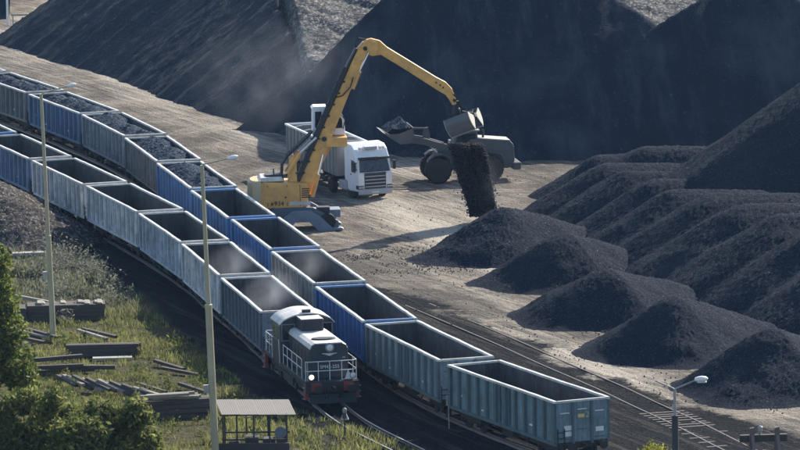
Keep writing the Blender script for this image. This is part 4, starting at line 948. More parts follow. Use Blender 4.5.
    for s in (-1, 1):
        for k in range(14):
            x = L1 + 0.4 + k * 0.92; tb(MB().box(x, x + 0.08, s * 1.30, s * 1.355, 1.32, 3.28), 'rib', 'trailer_grey', body)
        tb(MB().box(L1 - 0.06, L0 + 0.06, s * 1.30 - 0.07, s * 1.30 + 0.07, 3.30, 3.42), 'top_rail', 'truck_white', body)
        tb(MB().box(L1, -1.5, s * 1.15, s * 1.2, 0.62, 1.0), 'side_guard', 'chassis')
    for x in (L1, L0): tb(MB().box(x - 0.06, x + 0.06, -1.23, 1.23, 3.30, 3.415), 'top_rail', 'truck_white', body)
    for k in range(5): x = L1 + 2 + k * 2.4; tb(MB().tube([(x, -1.25, 3.40), (x, -0.6, 3.5), (x, 0.6, 3.5), (x, 1.25, 3.40)], 0.025, 6), 'tarp_bow', 'rail_white', body)
    tb(MB().box(L1 + 0.2, 1.0, -0.5, 0.5, 0.9, 1.27), 'trailer_frame', 'chassis')
    ld = MB()
    for y in (-1.2, -0.8): ld.box(L1 - 0.16, L1 - 0.12, y - 0.02, y + 0.02, 1.2, 3.5)
    for k in range(8): ld.box(L1 - 0.15, L1 - 0.13, -1.2, -0.8, 1.3 + k * 0.28, 1.33 + k * 0.28)
    tb(ld, 'ladder', 'chassis', body)
    for x in (-6.6, -7.9, -9.2):
        for s in (-1, 1):
            w = inst('wheel', tm, r, tuple(Mx @ Vector((x, s * 1.02, 0.51))), (0, 0, A)); inst('rim', hm, w)
truck()

# ---------------------------------------------------------------- wheel loader
def loader():
    r = empty('wheel_loader', (4.35, 382.4, 0), R(188))     # +x forward = towards image left
    tag(r, 'dusty grey wheel loader with raised bucket full of coal', 'wheel loader')
    tm, hm = tyre_mesh(0.90, 0.66), hub_mesh(0.90, 0.66, 'loader_top')
    for x in (1.85, -1.75):
        for s in (-1, 1):
            w = inst('wheel', tm, r, (x, s * 1.12, 0.90)); inst('rim', hm, w)
        MB().cyl((x, -1.0, 0.9), (x, 1.0, 0.9), 0.28).build('axle', 'chassis', r)
    rf = MB().prism([(-3.45, 1.0), (-3.5, 1.6), (-3.4, 2.5), (-3.2, 2.72), (-1.0, 2.95), (-0.4, 2.9), (-0.4, 1.2), (-1.0, 0.85), (-3.0, 0.85)], -0.98, 0.98, 'y').build('engine_hood', 'loader_body', r, bevel=0.06)
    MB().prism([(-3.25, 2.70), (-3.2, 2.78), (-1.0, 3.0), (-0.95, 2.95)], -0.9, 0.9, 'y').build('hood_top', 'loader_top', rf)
    MB().box(-2.4, -1.5, -1.0, -0.98, 1.7, 2.35).build('cooling_grille', 'chassis', rf)
    MB().box(-3.9, -3.35, -1.2, 1.2, 0.75, 1.25).build('counterweight', 'loader_body', r, bevel=0.06)
    MB().cyl((-1.4, 0.4, 2.9), (-1.4, 0.4, 3.5), 0.08).build('exhaust_pipe', 'chassis', rf)
    for s in (-1, 1):
        MB().tube([(-2.75, s * 1.12, 1.35), (-2.55, s * 1.12, 1.85), (-1.75, s * 1.12, 2.02), (-0.95, s * 1.12, 1.85), (-0.8, s * 1.12, 1.4)], 0.10, 6).build('mudguard', 'loader_body', r)
        MB().prism([(0.95, 1.4), (1.1, 1.85), (1.6, 2.05), (2.1, 2.0), (2.45, 1.75), (2.4, 1.68), (2.05, 1.92), (1.6, 1.97), (1.15, 1.78), (1.0, 1.38)], s * 1.12 - 0.36, s * 1.12 + 0.36, 'y').build('mudguard', 'loader_body', r)
        MB().prism([(0.4, 0.95), (0.3, 1.05), (1.9, 1.15)], s * 1.2 - 0.02, s * 1.2 + 0.02, 'y').build('step', 'chassis', r)
    MB().prism([(0.2, 0.8), (0.2, 1.5), (1.0, 2.5), (1.4, 2.55), (2.4, 1.4), (2.4, 0.75)], -0.55, 0.55, 'y').build('front_frame', 'loader_body', r, bevel=0.05)
    cb = MB().prism([(-0.95, 1.6), (-1.0, 2.9), (-0.95, 3.45), (0.45, 3.45), (0.75, 2.4), (0.6, 1.6)], -0.8, 0.8, 'y').build('cab', 'loader_body', r, bevel=0.04)
    for s in (-1, 1): MB().prism([(-0.8, 2.3), (-0.82, 3.3), (0.38, 3.3), (0.62, 2.4), (0.5, 2.0), (-0.1, 2.0)], s * 0.805, s * 0.815, 'y').build('window', 'glass_dark', cb)
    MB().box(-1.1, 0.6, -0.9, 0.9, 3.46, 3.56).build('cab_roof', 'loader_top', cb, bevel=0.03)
    for s in (-1, 1):
        MB().prism([(1.0, 2.25), (1.2, 2.6), (2.6, 3.05), (3.75, 3.25), (4.0, 3.0), (3.85, 2.8), (2.7, 2.6), (1.3, 2.1)], s * 0.62 - 0.1, s * 0.62 + 0.1, 'y').build('lift_arm', 'loader_body', r, bevel=0.03)
        cy = MB().cyl((0.9, s * 0.62, 1.2), (1.8, s * 0.62, 2.0), 0.1).build('lift_cylinder', 'loader_body', r)
        MB().cyl((1.8, s * 0.62, 2.0), (2.5, s * 0.62, 2.75), 0.055).build('piston_rod', 'chrome', cy)
        MB().cyl((0.5, s * 1.0, 2.55), (0.8, s * 1.02, 2.6), 0.14, n=12).build('work_lamp', 'lamp_lens', r)
    for s in (-1, 1):
        MB().cyl((0.55, s * 0.62, 3.62), (0.72, s * 0.62, 3.60), 0.10, n=12).build('work_lamp', 'lamp_lens', cb)
        for k in range(4): MB().box(-0.75, -0.35, s * 1.05, s * 1.22, 0.55 + k * 0.32, 0.59 + k * 0.32).build('step', 'chassis', r)
    for k in range(5): MB().box(-2.35 + k * 0.17, -2.28 + k * 0.17, -1.005, -0.985, 1.72, 2.33).build('grille_slat', 'loader_body', rf)
    MB().box(-3.52, -3.40, -0.7, 0.7, 1.3, 2.3).build('rear_grille', 'chassis', rf)
    MB().prism([(2.2, 3.1), (2.35, 3.75), (2.6, 3.7), (2.75, 2.9), (2.5, 2.8)], -0.15, 0.15, 'y').build('bell_crank', 'loader_body', r)
    MB().bar((2.45, 0, 3.65), (3.7, 0, 3.7), 0.14).build('tilt_link', 'loader_body', r)
    # bucket, rolled back
    bp = [(3.55, 3.95), (3.55, 3.15), (3.85, 2.85), (4.5, 2.82), (5.55, 3.55), (5.5, 3.62), (4.45, 2.92), (3.92, 2.95), (3.65, 3.2), (3.63, 3.95)]
    bk = MB().prism(bp, -1.55, 1.55, 'y').build('bucket', 'loader_body', r)
    for s in (-1, 1): MB().prism([(3.56, 3.9), (3.56, 3.15), (3.86, 2.86), (4.5, 2.83), (5.5, 3.52), (4.6, 3.55)], s * 1.55 - 0.03, s * 1.55 + 0.03, 'y').build('bucket_cheek', 'loader_body', bk)
    for k in range(8): y = -1.4 + k * 0.4; MB().prism([(5.45, 3.48), (5.72, 3.70), (5.48, 3.6)], y - 0.06, y + 0.06, 'y').build('tooth', 'steel_bright', bk)
    return r
ldr = loader()
xs = np.arange(3.6, 5.4, 0.08); ys = np.arange(-1.5, 1.5, 0.08); X, Y = np.meshgrid(xs, ys)
Z = np.minimum(3.55 + 0.8 * np.minimum((X - 3.5) * 1.5, (5.5 - X)), 4.75 - 0.6 * np.abs(Y)) + rng.normal(0, 0.03, X.shape) + fbm(X, Y, 1.5, 3, 2) * 0.3
bl = grid_mesh('coal_load', xs, ys, Z, 'coal_load'); bl.location = ldr.location; bl.rotation_euler = ldr.rotation_euler
tag(bl, 'dark coal heaped in the raised bucket of the wheel loader', 'coal load', 'coal loads')

# ---------------------------------------------------------------- lamp posts, signals, buffer stop
def street_lamp(name, base, h, step_z, r0, r1, arm, label, tilt):
    r = empty(name, base); r.rotation_euler = (0, R(tilt), 0); tag(r, label, 'lamp post', 'yard lamp posts')
    MB().cyl((0, 0, -0.5), (0, 0, step_z), r0, r0 * 0.95, 12).cyl((0, 0, step_z), (0, 0, h), r1, r1 * 0.8, 12).build('pole', 'pole_paint', r, True)
    MB().lathe([(r0 * 1.05, 0), (r0 * 1.05, 0.12), (r1, 0.16)], (0, 0, step_z - 0.06), (0, 0, 1), 12).build('collar', 'pole_paint', r)
    MB().tube([(0, 0, h - 0.1), (0.1, 0, h + 0.05), (arm[0], arm[1], h + arm[2])], 0.04, 8).build('arm', 'pole_paint', r)
    a = Vector((arm[0], arm[1], h + arm[2])); d = Vector((arm[0], arm[1], 0)).normalized()
    hd = MB()
    hd.lathe([(0.05, -0.1), (0.09, 0.03), (0.12, 0.2), (0.11, 0.38), (0.05, 0.46)], a, tuple(d + Vector((0, 0, 0.12))), 12)
    hd.build('lamp_head', 'lamp_white', r, True)
    MB().box(-r0 - 0.25, -r0, -0.12, 0.12, 3.6, 4.0).build('switch_box', 'pole_grey', r)
    return r
street_lamp('lamp_post', (-19.9, 316.8, 0), 14.2, 6.0, 0.165, 0.115, (1.55, 0.3, 0.35), 'tall tan lamp post left of the wagons, above the grass', -1.4)
street_lamp('lamp_post', (-9.45, 277.6, 0), 15.1, 8.0, 0.19, 0.12, (1.35, 0.3, 0.25), 'tall tan lamp post in front of the locomotive beside the shed', -1.4)
r = empty('twin_arm_lamp', (12.05, 245.5, 0)); tag(r, 'slim grey lamp post with two arms and one white lamp, lower right', 'lamp post')
MB().cyl((0, 0, 0), (0, 0, 7.75), 0.17, 0.15).build('base_tube', 'pole_dark', r, True)
MB().cyl((0, 0, 7.7), (0, 0, 8.95), 0.075, 0.06).build('pole', 'pole_grey', r, True)
MB().tube([(0, 0, 8.92), (0.1, 0, 8.98), (0.95, 0, 9.32)], 0.035, 8).build('arm', 'pole_grey', r)
MB().tube([(0, 0, 8.92), (-0.1, 0, 8.98), (-0.85, 0, 9.32)], 0.035, 8).build('arm', 'pole_grey', r)
hd = MB().lathe([(0.02, -0.31), (0.11, -0.27), (0.165, -0.12), (0.175, 0.05), (0.13, 0.22), (0.02, 0.31)], (1.18, 0, 9.36), (1, 0, 0.08), 14).build('lamp_head', 'lamp_white', r, True)
for v in hd.data.vertices: v.co.z = 9.36 + (v.co.z - 9.36) * 0.8
MB().box(1.0, 1.42, -0.09, 0.09, 9.205, 9.25).build('lamp_glass', 'lamp_lens', r)
r = empty('lamp_post', (-34.0, 489, 0)); tag(r, 'small white lamp post far off at the top left', 'lamp post')
MB().cyl((0, 0, 0), (0, 0, 3.1), 0.11, 0.09).build('pole', 'lamp_white', r, True)
MB().box(-0.35, 0.12, -0.15, 0.15, 2.95, 3.4).build('lamp_head', 'lamp_white', r, bevel=0.04)
r = empty('guard_rail', (-33.8, 488.6, 0)); tag(r, 'pale metal guard rail beside the far white lamp post', 'guard rail')
for k in range(4): MB().cyl((0.3 + k * 1.5, 0, 0), (0.3 + k * 1.5, 0, 1.0), 0.05).build('post', 'pole_grey', r)
MB().box(0.1, 5.2, -0.04, 0.04, 0.85, 1.0).build('rail', 'pole_grey', r)

r = empty('point_indicator', (-3.05, 287.6, 0)); tag(r, 'small pale cone topped track signal standing in front of the locomotive', 'track signal')
MB().cyl((0, 0, -0.2), (0, 0, 0.35), 0.05).build('post', 'pole_dark', r)
MB().lathe([(0.30, 0.34), (0.26, 0.40), (0.12, 0.66), (0.10, 0.70)], (0, 0, 0), (0, 0, 1), 4).build('cone', 'pole_grey', r)
MB().lathe([(0.10, 0.70), (0.12, 0.78), (0.10, 0.9), (0.03, 0.95)], (0, 0, 0), (0, 0, 1), 10).build('lamp', 'pole_grey', r)
r = empty('marker_post', (2.35, 286.3, 0)); tag(r, 'thin pale marker post between the tracks beside the nearest wagon', 'marker post')
MB().cyl((0, 0, -0.2), (0, 0, 1.75), 0.03).build('post', 'pole_grey', r)
MB().box(-0.13, 0.13, -0.045, -0.03, 1.2, 1.75).build('plate', 'pole_grey', r)
r = empty('marker_post', (-3.0, 281.6, 0)); tag(r, 'thin dark post standing in the grass below the locomotive', 'marker post')
MB().cyl((0, 0, -0.2), (0, 0, 1.7), 0.035).build('post', 'pole_dark', r); MB().box(-0.1, 0.1, -0.05, -0.035, 1.45, 1.75).build('plate', 'pole_dark', r)

r = empty('buffer_stop', (18.0, 277.6, 0), R(4)); tag(r, 'dark buffer stop with heavy beam on two posts, lower right corner', 'buffer stop')
MB().box(-1.15, 1.25, -0.16, 0.16, 0.62, 0.98).build('beam', 'timber', r, bevel=0.03)
for x in (-0.55, 0.72):
    MB().prism([(-0.16, 0), (-0.12, 1.35), (0.1, 1.4), (0.16, 0)], -0.34, -0.17, 'y').build('post', 'rail_steel', r).location.x = x
    MB().bar((x, -0.25, 1.0), (x, -1.4, 0.0), 0.14).build('strut', 'rail_steel', r)
for x in (-0.1, 0.35): MB().lathe([(0.1, 0), (0.1, 0.25), (0.22, 0.27), (0.22, 0.32)], (x, 0.16, 0.8), (0, 1, 0), 14).build('buffer', 'rail_steel', r)
MB().tube([(-0.1, 0, 0.98), (-0.1, 0, 1.12)], 0.05).build('lamp_bracket', 'pole_grey', r); MB().lathe([(0.08, 0), (0.13, 0.05), (0.13, 0.25), (0.05, 0.32)], (-0.1, 0, 1.1), (0, 0, 1), 10).build('lamp', 'pole_grey', r)

# ---------------------------------------------------------------- sleepers, beams and slabs in the grass
SLP = {}
ORD = ['first', 'second', 'third', 'fourth', 'fifth', 'sixth', 'seventh', 'eighth', 'ninth', 'tenth', 'eleventh', 'twelfth', 'thirteenth', 'fourteenth', 'last']
for k, (l, w, h, mt) in {'sleeper': (2.6, 0.25, 0.16, 'timber'), 'pale': (2.6, 0.24, 0.15, 'timber_pale'), 'beam': (4.1, 0.3, 0.22, 'timber'), 'slab': (2.2, 0.6, 0.14, 'concrete')}.items():
    b = MB().hexa([(-l / 2, -w / 2, 0), (l / 2, -w / 2 + 0.01, 0), (l / 2, w / 2, 0), (-l / 2, w / 2 - 0.01, 0), (-l / 2 + 0.01, -w / 2 + 0.015, h), (l / 2 - 0.015, -w / 2 + 0.01, h - 0.006), (l / 2, w / 2 - 0.015, h), (-l / 2, w / 2 - 0.01, h - 0.004)])
    SLP[k] = b.mesh('timber', mt)
def timber(kind, x, y, z, rz, label, group, ry=0.0, name='railway_sleeper', cat='sleeper'):
    o = bpy.data.objects.new(name, SLP[kind]); COL.objects.link(o); o.location = (x, y, z); o.rotation_euler = (0, ry, rz)
    return tag(o, label, cat, group)
# row of sleepers lying side by side, slipping down to the right
for i in range(15):
    t = i / 14.0
    timber('pale' if i % 3 == 1 else 'sleeper', -18.2 + 5.0 * t, 300.6 - 4.8 * t + random.uniform(-0.15, 0.15), 0.34 + 0.08 * (i % 2), R(-62 + 14 * t + random.uniform(-4, 4)), ORD[i] + ' sleeper from the upper left in the slanting row above the bushes', 'row of old sleepers', R(random.uniform(3, 8)))
# stacked sleepers near the tall pole
for lv in range(5):
    for k in range(3):
        timber('beam' if lv < 4 else 'pale', -12.1 + random.uniform(-0.15, 0.15) + lv * 0.03, 290.6 + k * 0.42 + lv * 0.12, 0.02 + lv * 0.235, R(9 + random.uniform(-5, 5)), ['front', 'middle', 'rear'][k] + ' dark timber in ' + ['the bottom', 'the second', 'the third', 'the fourth', 'the top'][lv] + ' course of the stack left of the tall pole', 'stack of timbers', R(random.uniform(-1.5, 1.5)), 'timber_beam', 'timber')
for k in range(2): timber('pale', -12.5 + 0.3 * k, 290.4 + 0.35 * k, 1.20, R(14 + 3 * k), ['nearer', 'farther'][k] + ' pale plank on top of the timber stack left of the tall pole', 'pale planks on the stack', 0, 'timber_plank', 'plank')
# long beam stack farther up
for lv in range(3):
    for k in range(2):
        timber('beam', -16.8 + 0.1 * k, 310.8 + 0.35 * k, 0.05 + lv * 0.23, R(3 + random.uniform(-2, 2)), ['front', 'rear'][k] + ' long beam, ' + ['bottom', 'middle', 'top'][lv] + ' layer of the low stack in the grass', 'low stack of beams', 0, 'timber_beam', 'timber')
timber('slab', -16.2, 309.7, 0.03, R(4), 'pale flat slab lying before the low beam stack', None, 0, 'concrete_slab', 'slab')
# crossing beams left
for i, (x, y, rz) in enumerate([(-19.0, 305.2, 12), (-18.2, 305.6, 16), (-17.8, 304.6, -4), (-18.8, 304.3, 6), (-19.6, 305.6, 20)]):
    timber('sleeper' if i % 2 else 'beam', x, y, 0.05 + 0.16 * i, R(rz), ORD[i] + ' dark beam from the bottom of the crossed pile near the left lamp post', 'crossed beams', R(random.uniform(-2, 2)), 'timber_beam', 'timber')
for i, (x, y, rz) in enumerate([(-21.6, 317.4, -42), (-21.1, 317.0, -40), (-20.5, 316.8, -44), (-22.0, 314.8, -38), (-21.3, 314.4, -35), (-17.6, 315.2, -48), (-17.2, 315.4, -40)]):
    timber('pale' if i % 2 else 'sleeper', x, y, 0.25 + 0.05 * i, R(rz), ['leftmost old sleeper of the trio behind the left lamp post', 'middle old sleeper of the trio behind the left lamp post', 'rightmost old sleeper of the trio behind the left lamp post', 'left of two old sleepers below the left lamp post', 'right of two old sleepers below the left lamp post', 'left of two old sleepers right of the left lamp post', 'right of two old sleepers right of the left lamp post'][i], 'loose sleepers by the left lamp post', R(5))
for i, (x, y, rz) in enumerate([(-12.9, 306.5, -50), (-12.2, 304.3, -35), (-11.3, 298.8, -52), (-13.6, 299.2, -50)]):
    timber('sleeper', x, y, 0.12, R(rz), ['farthest', 'second farthest', 'nearest', 'second nearest'][i] + ' single sleeper half sunk in the grass near the wagon shadow', 'sleepers lost in the grass', R(4))
for i, (x, y, rz) in enumerate([(-21.8, 326.2, -30), (-21.2, 325.6, -28)]):
    timber('pale', x, y, 0.9, R(rz), ['left', 'right'][i] + ' pale plank on the dark block left of the lamp post', 'planks on the dark block', R(6), 'timber_plank', 'plank')
def slab_block(x, y, rz, w, d, h, label, tops, group=None):
    r = empty('slab_stack', (x, y, 0), R(rz)); tag(r, label, 'slab stack', group)
    nlev = 4
    for k in range(nlev): MB().box(-w / 2 + random.uniform(0, 0.1), w / 2 - random.uniform(0, 0.1), -d / 2, d / 2, k * h / nlev + 0.004, (k + 1) * h / nlev - 0.012).build('slab', 'timber', r)
    for k in range(tops):
        x0 = -w / 2 + 0.2 + (w - 0.6) * random.random(); hh = random.uniform(0.04, 0.14); MB().prism([(x0, h), (x0 + 0.05, h + hh), (x0 + 0.3, h + hh * 0.8), (x0 + 0.36, h)], random.uniform(-d / 2, -0.1), random.uniform(0.1, d / 2), 'y').build('rubble_piece', 'timber_pale', r)
    return r
slab_block(-19.6, 324.6, 4, 4.6, 1.5, 0.95, 'low dark stack topped with pale broken pieces, right of the lamp post', 9)
slab_block(-22.6, 324.4, -10, 1.9, 1.6, 0.85, 'small dark block under pale planks, left of the lamp post', 0)
r = empty('concrete_bench', (-23.2, 348.6, 0), R(6)); tag(r, 'low concrete slab on blocks before the rubble heap', 'slab')
MB().box(-1.2, 1.0, -0.35, 0.35, 0.32, 0.48).build('top_slab', 'concrete', r, bevel=0.02)
for x in (-0.9, 0.6): MB().box(x, x + 0.3, -0.3, 0.3, 0, 0.32).build('block', 'concrete', r)

# ---------------------------------------------------------------- open shed
def shed():
    r = empty('open_shed', (-7.5, 279.6, 0), R(-2)); tag(r, 'small open shed with flat tan roof at the bottom edge', 'shed')
    # corrugated roof sheets
    for k in range(4):
        x0 = -1.85 + k * 0.93; vs = []; fs = []; n = 18
        b = MB()
        for i in range(n + 1):
            x = x0 + 0.96 * i / n; zz = 0.007 * (i % 2)
            for y, z in ((-1.25, 2.30), (1.35, 2.62)):
                for dz in (0, 0.025): b.v.append((x + (0.25 if y < 0 else -0.25), y, z + zz + dz - k * 0.012))
        for i in range(n):
            a = 4 * i; c = 4 * (i + 1); b.f += [(a, c, c + 2, a + 2), (a + 1, a + 3, c + 3, c + 1), (a, a + 1, c + 1, c), (a + 2, c + 2, c + 3, a + 3)]; b.m += [0] * 4
        b.f += [(0, 2, 3, 1), (4 * n, 4 * n + 1, 4 * n + 3, 4 * n + 2)]; b.m += [0, 0]
        b.build('roof_sheet', 'shed_roof', r)
    for x in (-1.55, -0.85, 0.0, 0.8, 1.65):
        MB().box(x - 0.04, x + 0.04, -1.1, -1.02, 0, 2.32).build('post', 'shed_dark', r)
    for x in (-1.6, -0.5, 0.6, 1.55): MB().box(x - 0.04, x + 0.04, 1.05, 1.13, 0, 2.58).build('post', 'shed_dark', r)
    MB().box(-1.7, 1.75, -1.12, -1.0, 2.22, 2.31).build('beam', 'shed_dark', r); MB().box(-1.7, 1.75, 1.03, 1.15, 2.48, 2.57).build('beam', 'shed_dark', r)
    for y in (-1.06, 1.09): MB().box(-1.6, 1.7, y - 0.025, y + 0.025, 0.95, 1.03).build('cross_rail', 'shed_dark', r)
    MB().bar((-0.6, 1.0, 1.75), (1.5, 1.0, 2.05), 0.06).build('leaning_pole', 'pole_grey', r)
    MB().bar((-2.3, -1.0, 0.7), (-1.6, -1.06, 2.1), 0.05).build('brace', 'shed_dark', r)
    for k, (x, w, h) in enumerate(((-1.3, 0.5, 0.8), (-0.5, 0.7, 1.0), (0.4, 0.6, 0.9), (1.1, 0.5, 1.15))):
        MB().box(x, x + w, -0.5, 0.4, 0, h).build('stored_crate', 'shed_dark', r, bevel=0.03)
    MB().lathe([(0.30, 0), (0.30, 0.06), (0.2, 0.08)], (1.35, -1.15, 1.35), (0, -1, 0.2), 18).build('hanging_disc', 'machine_dark', r)
    MB().box(-2.3, 2.2, -1.5, 1.5, -0.05, 0.06).build('base', 'shed_dark', r)
    MB().box(-2.0, 1.8, -1.35, -1.2, 0.0, 0.85).build('low_front_wall', 'shed_dark', r)
shed()

# ---------------------------------------------------------------- vegetation
def leaves(name, cents, sizes, tints, parent, mat='leaf'):
    n = len(cents); a = rng.normal(0, 1, (n, 3)); a /= np.linalg.norm(a, axis=1)[:, None]
    b = np.cross(a, rng.normal(0, 1, (n, 3))); b /= np.linalg.norm(b, axis=1)[:, None]
    s = np.asarray(sizes)[:, None]
    v = np.stack([cents - a * s, cents + b * s * 0.45, cents + a * s, cents - b * s * 0.45], 1).reshape(-1, 3)
    o = raw_mesh(name, v, np.arange(4 * n).reshape(-1, 4), mat, tint=np.repeat(tints, 4, 0)); o.parent = parent; return o
def tree(name, x, y, h, clumps, nleaf, label, cat, cols, trunk=True, group=None, lsize=(0.10, 0.20)):
    """clumps: list of (dx, dy, z, radius)"""
    r = empty(name, (x, y, 0)); tag(r, label, cat, group)
    b = MB(); zt = h * 0.35
    b.tube([(0, 0, -0.2), (0.05, 0, zt * 0.5), (0.0, 0.05, zt)], [0.02 * h + 0.03, 0.016 * h + 0.02, 0.012 * h + 0.02], 8)
    for (dx, dy, z, rr) in clumps:
        b.tube([(0, 0.0, zt * random.uniform(0.4, 1)), (dx * 0.45, dy * 0.45, (zt + z) / 2), (dx, dy, z)], [0.012 * h, 0.008 * h, 0.012], 6)
        for k in range(3):
            q = Vector((random.gauss(0, 1), random.gauss(0, 1), random.gauss(0.3, 1))).normalized() * rr * 0.85
            b.tube([(dx * 0.8, dy * 0.8, z * 0.92), (dx + q.x * 0.5, dy + q.y * 0.5, z + q.z * 0.5), (dx + q.x, dy + q.y, z + q.z)], [0.02, 0.014, 0.006], 5)
    b.build('trunk', 'bark', r)
    wts = np.array([c[3] ** 2 for c in clumps]); wts = wts / wts.sum(); ids = rng.choice(len(clumps), nleaf, p=wts); C = np.array(clumps)[ids]
    # leaves gathered in twigs so the crown has gaps and dense sprays
    ntw = nleaf // 14; tw = rng.choice(len(clumps), ntw, p=wts); CT = np.array(clumps)[tw]
    d = rng.normal(0, 1, (ntw, 3)); d /= np.linalg.norm(d, axis=1)[:, None]
    pt = CT[:, :3] + d * (CT[:, 3] * rng.uniform(0.35, 1.05, ntw) ** 0.6)[:, None] * np.array([1, 1, 0.9])
    k = rng.integers(0, ntw, nleaf); cen = pt[k] + rng.normal(0, 0.17, (nleaf, 3)); cen = cen[cen[:, 2] > 0.1]; n = len(cen)
    m_ = rng.uniform(0, 1, (n, 1)); cl = np.array(cols[0]) * (1 - m_) + np.array(cols[1]) * m_; cl = cl * rng.uniform(0.65, 1.25, (n, 1))
    leaves('crown', cen, rng.uniform(*lsize, n), cl, r)
    return r
G1, G2 = (0.055, 0.085, 0.02), (0.22, 0.24, 0.06)
def blob(n, sx, sy, z0, z1, rr):
    return [(random.uniform(-sx, sx), random.uniform(-sy, sy), random.uniform(z0, z1), random.uniform(*rr)) for _ in range(n)]
tree('broadleaf_tree', -21.7, 288.5, 10.8, [(-0.2, 0, 10.3, 0.7), (-0.6, 0, 9.4, 0.9), (0.7, 0.1, 8.8, 0.9), (0.6, 0.1, 7.8, 0.9), (-0.8, 0, 7.6, 1.1), (0.9, 0, 6.6, 1.0), (-0.2, 0.3, 6.4, 1.2), (1.2, 0, 5.2, 1.0), (0.1, 0, 4.8, 1.2), (1.5, -0.2, 3.6, 1.0), (0.4, 0, 3.2, 1.2), (-0.8, 0, 4, 1.3), (1.9, 0, 2.6, 0.9), (-1, 0, 2.2, 1.2)], 16000, 'dark leafy tree cut by the left edge', 'tree', (G1, G2))
for (xx, yy, top, lb) in [(-20.6, 273.6, 5.2, 'leafy bush in the bottom left corner below the tree'), (-18.7, 272.6, 4.9, 'second leafy bush from the left edge in the bottom left thicket'), (-16.9, 272.2, 5.1, 'middle leafy bush of the bottom left thicket'), (-15.1, 272.0, 4.8, 'leafy bush second from the right end of the bottom left thicket'), (-13.7, 272.4, 4.5, 'rightmost leafy bush of the bottom left thicket, near the timber stack')]:
    cl = []
    for k in range(17):
        a = random.uniform(-1, 1); cl.append((a * 1.25, random.uniform(-0.9, 0.9), random.uniform(1.0, top - 0.55 - 0.7 * a * a), random.uniform(0.45, 0.75)))
    tree('leafy_bush', xx, yy, top, cl, 7500, lb, 'bush', (G1, (0.26, 0.26, 0.085)), group='bottom left bushes')
tree('leafy_bush', -15.3, 269.5, 3.5, blob(9, 1.2, 0.8, 1.5, 3.2, (0.5, 0.8)), 5000, 'low leafy bush at the bottom edge in front of the thicket', 'bush', (G1, (0.26, 0.26, 0.085)), group='bottom left bushes')
tree('yellow_bush', 12.4, 271.5, 1.9, blob(6, 0.45, 0.3, 0.8, 1.6, (0.25, 0.42)), 2200, 'small bright yellow green bush at the bottom edge, right', 'bush', ((0.16, 0.17, 0.02), (0.32, 0.30, 0.05)), lsize=(0.06, 0.12))

def grass():
    n = 210000
    X = rng.uniform(-34, 2.5, n); Y = rng.uniform(268, 362, n)
    d = -side_of(TL, X, Y); nz_ = fbm(X, Y, 0.35, 4, 71); nz2 = fbm(X, Y, 1.3, 2, 72)
    near = (Y < 291) & (d > -0.3) & (d < 6)
    ed = np.interp(Y, [268, 284, 290, 296, 310, 330, 362], [-0.95, -0.6, 1.2, 3.0, 3.5, 4.0, 4.6])
    ok = (d > ed + nz_ * 3) & (nz2 + nz_ > -0.03) & ~((np.hypot(X + 28, Y - 360) < 6.5)) & (Y < 356 + nz_ * 8)
    X, Y, nz_, d = X[ok], Y[ok], nz_[ok], d[ok]; n = len(X)
    tall = np.clip((Y - 322) / 8, 0, 1) * np.clip((362 - Y) / 8, 0, 1)
    h = rng.uniform(0.08, 0.30, n) * (1 + 0.9 * (nz_ > 0.1)) * (1 + tall * 0.8)
    a = rng.uniform(0, 6.28, n); w = rng.uniform(0.012, 0.032, n) * (1 + tall * 0.8); lx, ly = rng.normal(0, 0.35, n) * h, rng.normal(0, 0.35, n) * h
    z0 = np.zeros(n) - 0.02
    p0 = np.stack([X - np.cos(a) * w, Y - np.sin(a) * w, z0], -1); p1 = np.stack([X + np.cos(a) * w, Y + np.sin(a) * w, z0], -1)
    p2 = np.stack([X + lx * 0.5 + np.cos(a) * w * 0.7, Y + ly * 0.5 + np.sin(a) * w * 0.7, h * 0.6], -1); p3 = np.stack([X + lx * 0.5 - np.cos(a) * w * 0.7, Y + ly * 0.5 - np.sin(a) * w * 0.7, h * 0.6], -1)
    p4 = np.stack([X + lx, Y + ly, h], -1)
    v = np.stack([p0, p1, p2, p3, p4], 1).reshape(-1, 3); i = np.arange(n)[:, None] * 5
    q = np.concatenate([i + [0, 1, 2], i + [0, 2, 3], i + [3, 2, 4]], 0)
    m1 = np.clip(rng.uniform(0, 1, n) + nz_ * 1.6, 0, 1)[:, None]; tl = tall[:, None]
    cl = np.array((0.10, 0.13, 0.035)) * (1 - m1) + np.array((0.33, 0.315, 0.12)) * m1
    cl = cl * (1 - tl * 0.85) + np.array((0.19, 0.19, 0.13)) * tl * 0.85
    cl = cl * rng.uniform(0.6, 1.3, (n, 1))
    o = raw_mesh('grass', v, q, 'grass', tint=np.repeat(cl, 5, 0))
    tag(o, 'yellow green grass and dry weeds left of the railway tracks', 'grass', kind='stuff')
grass()
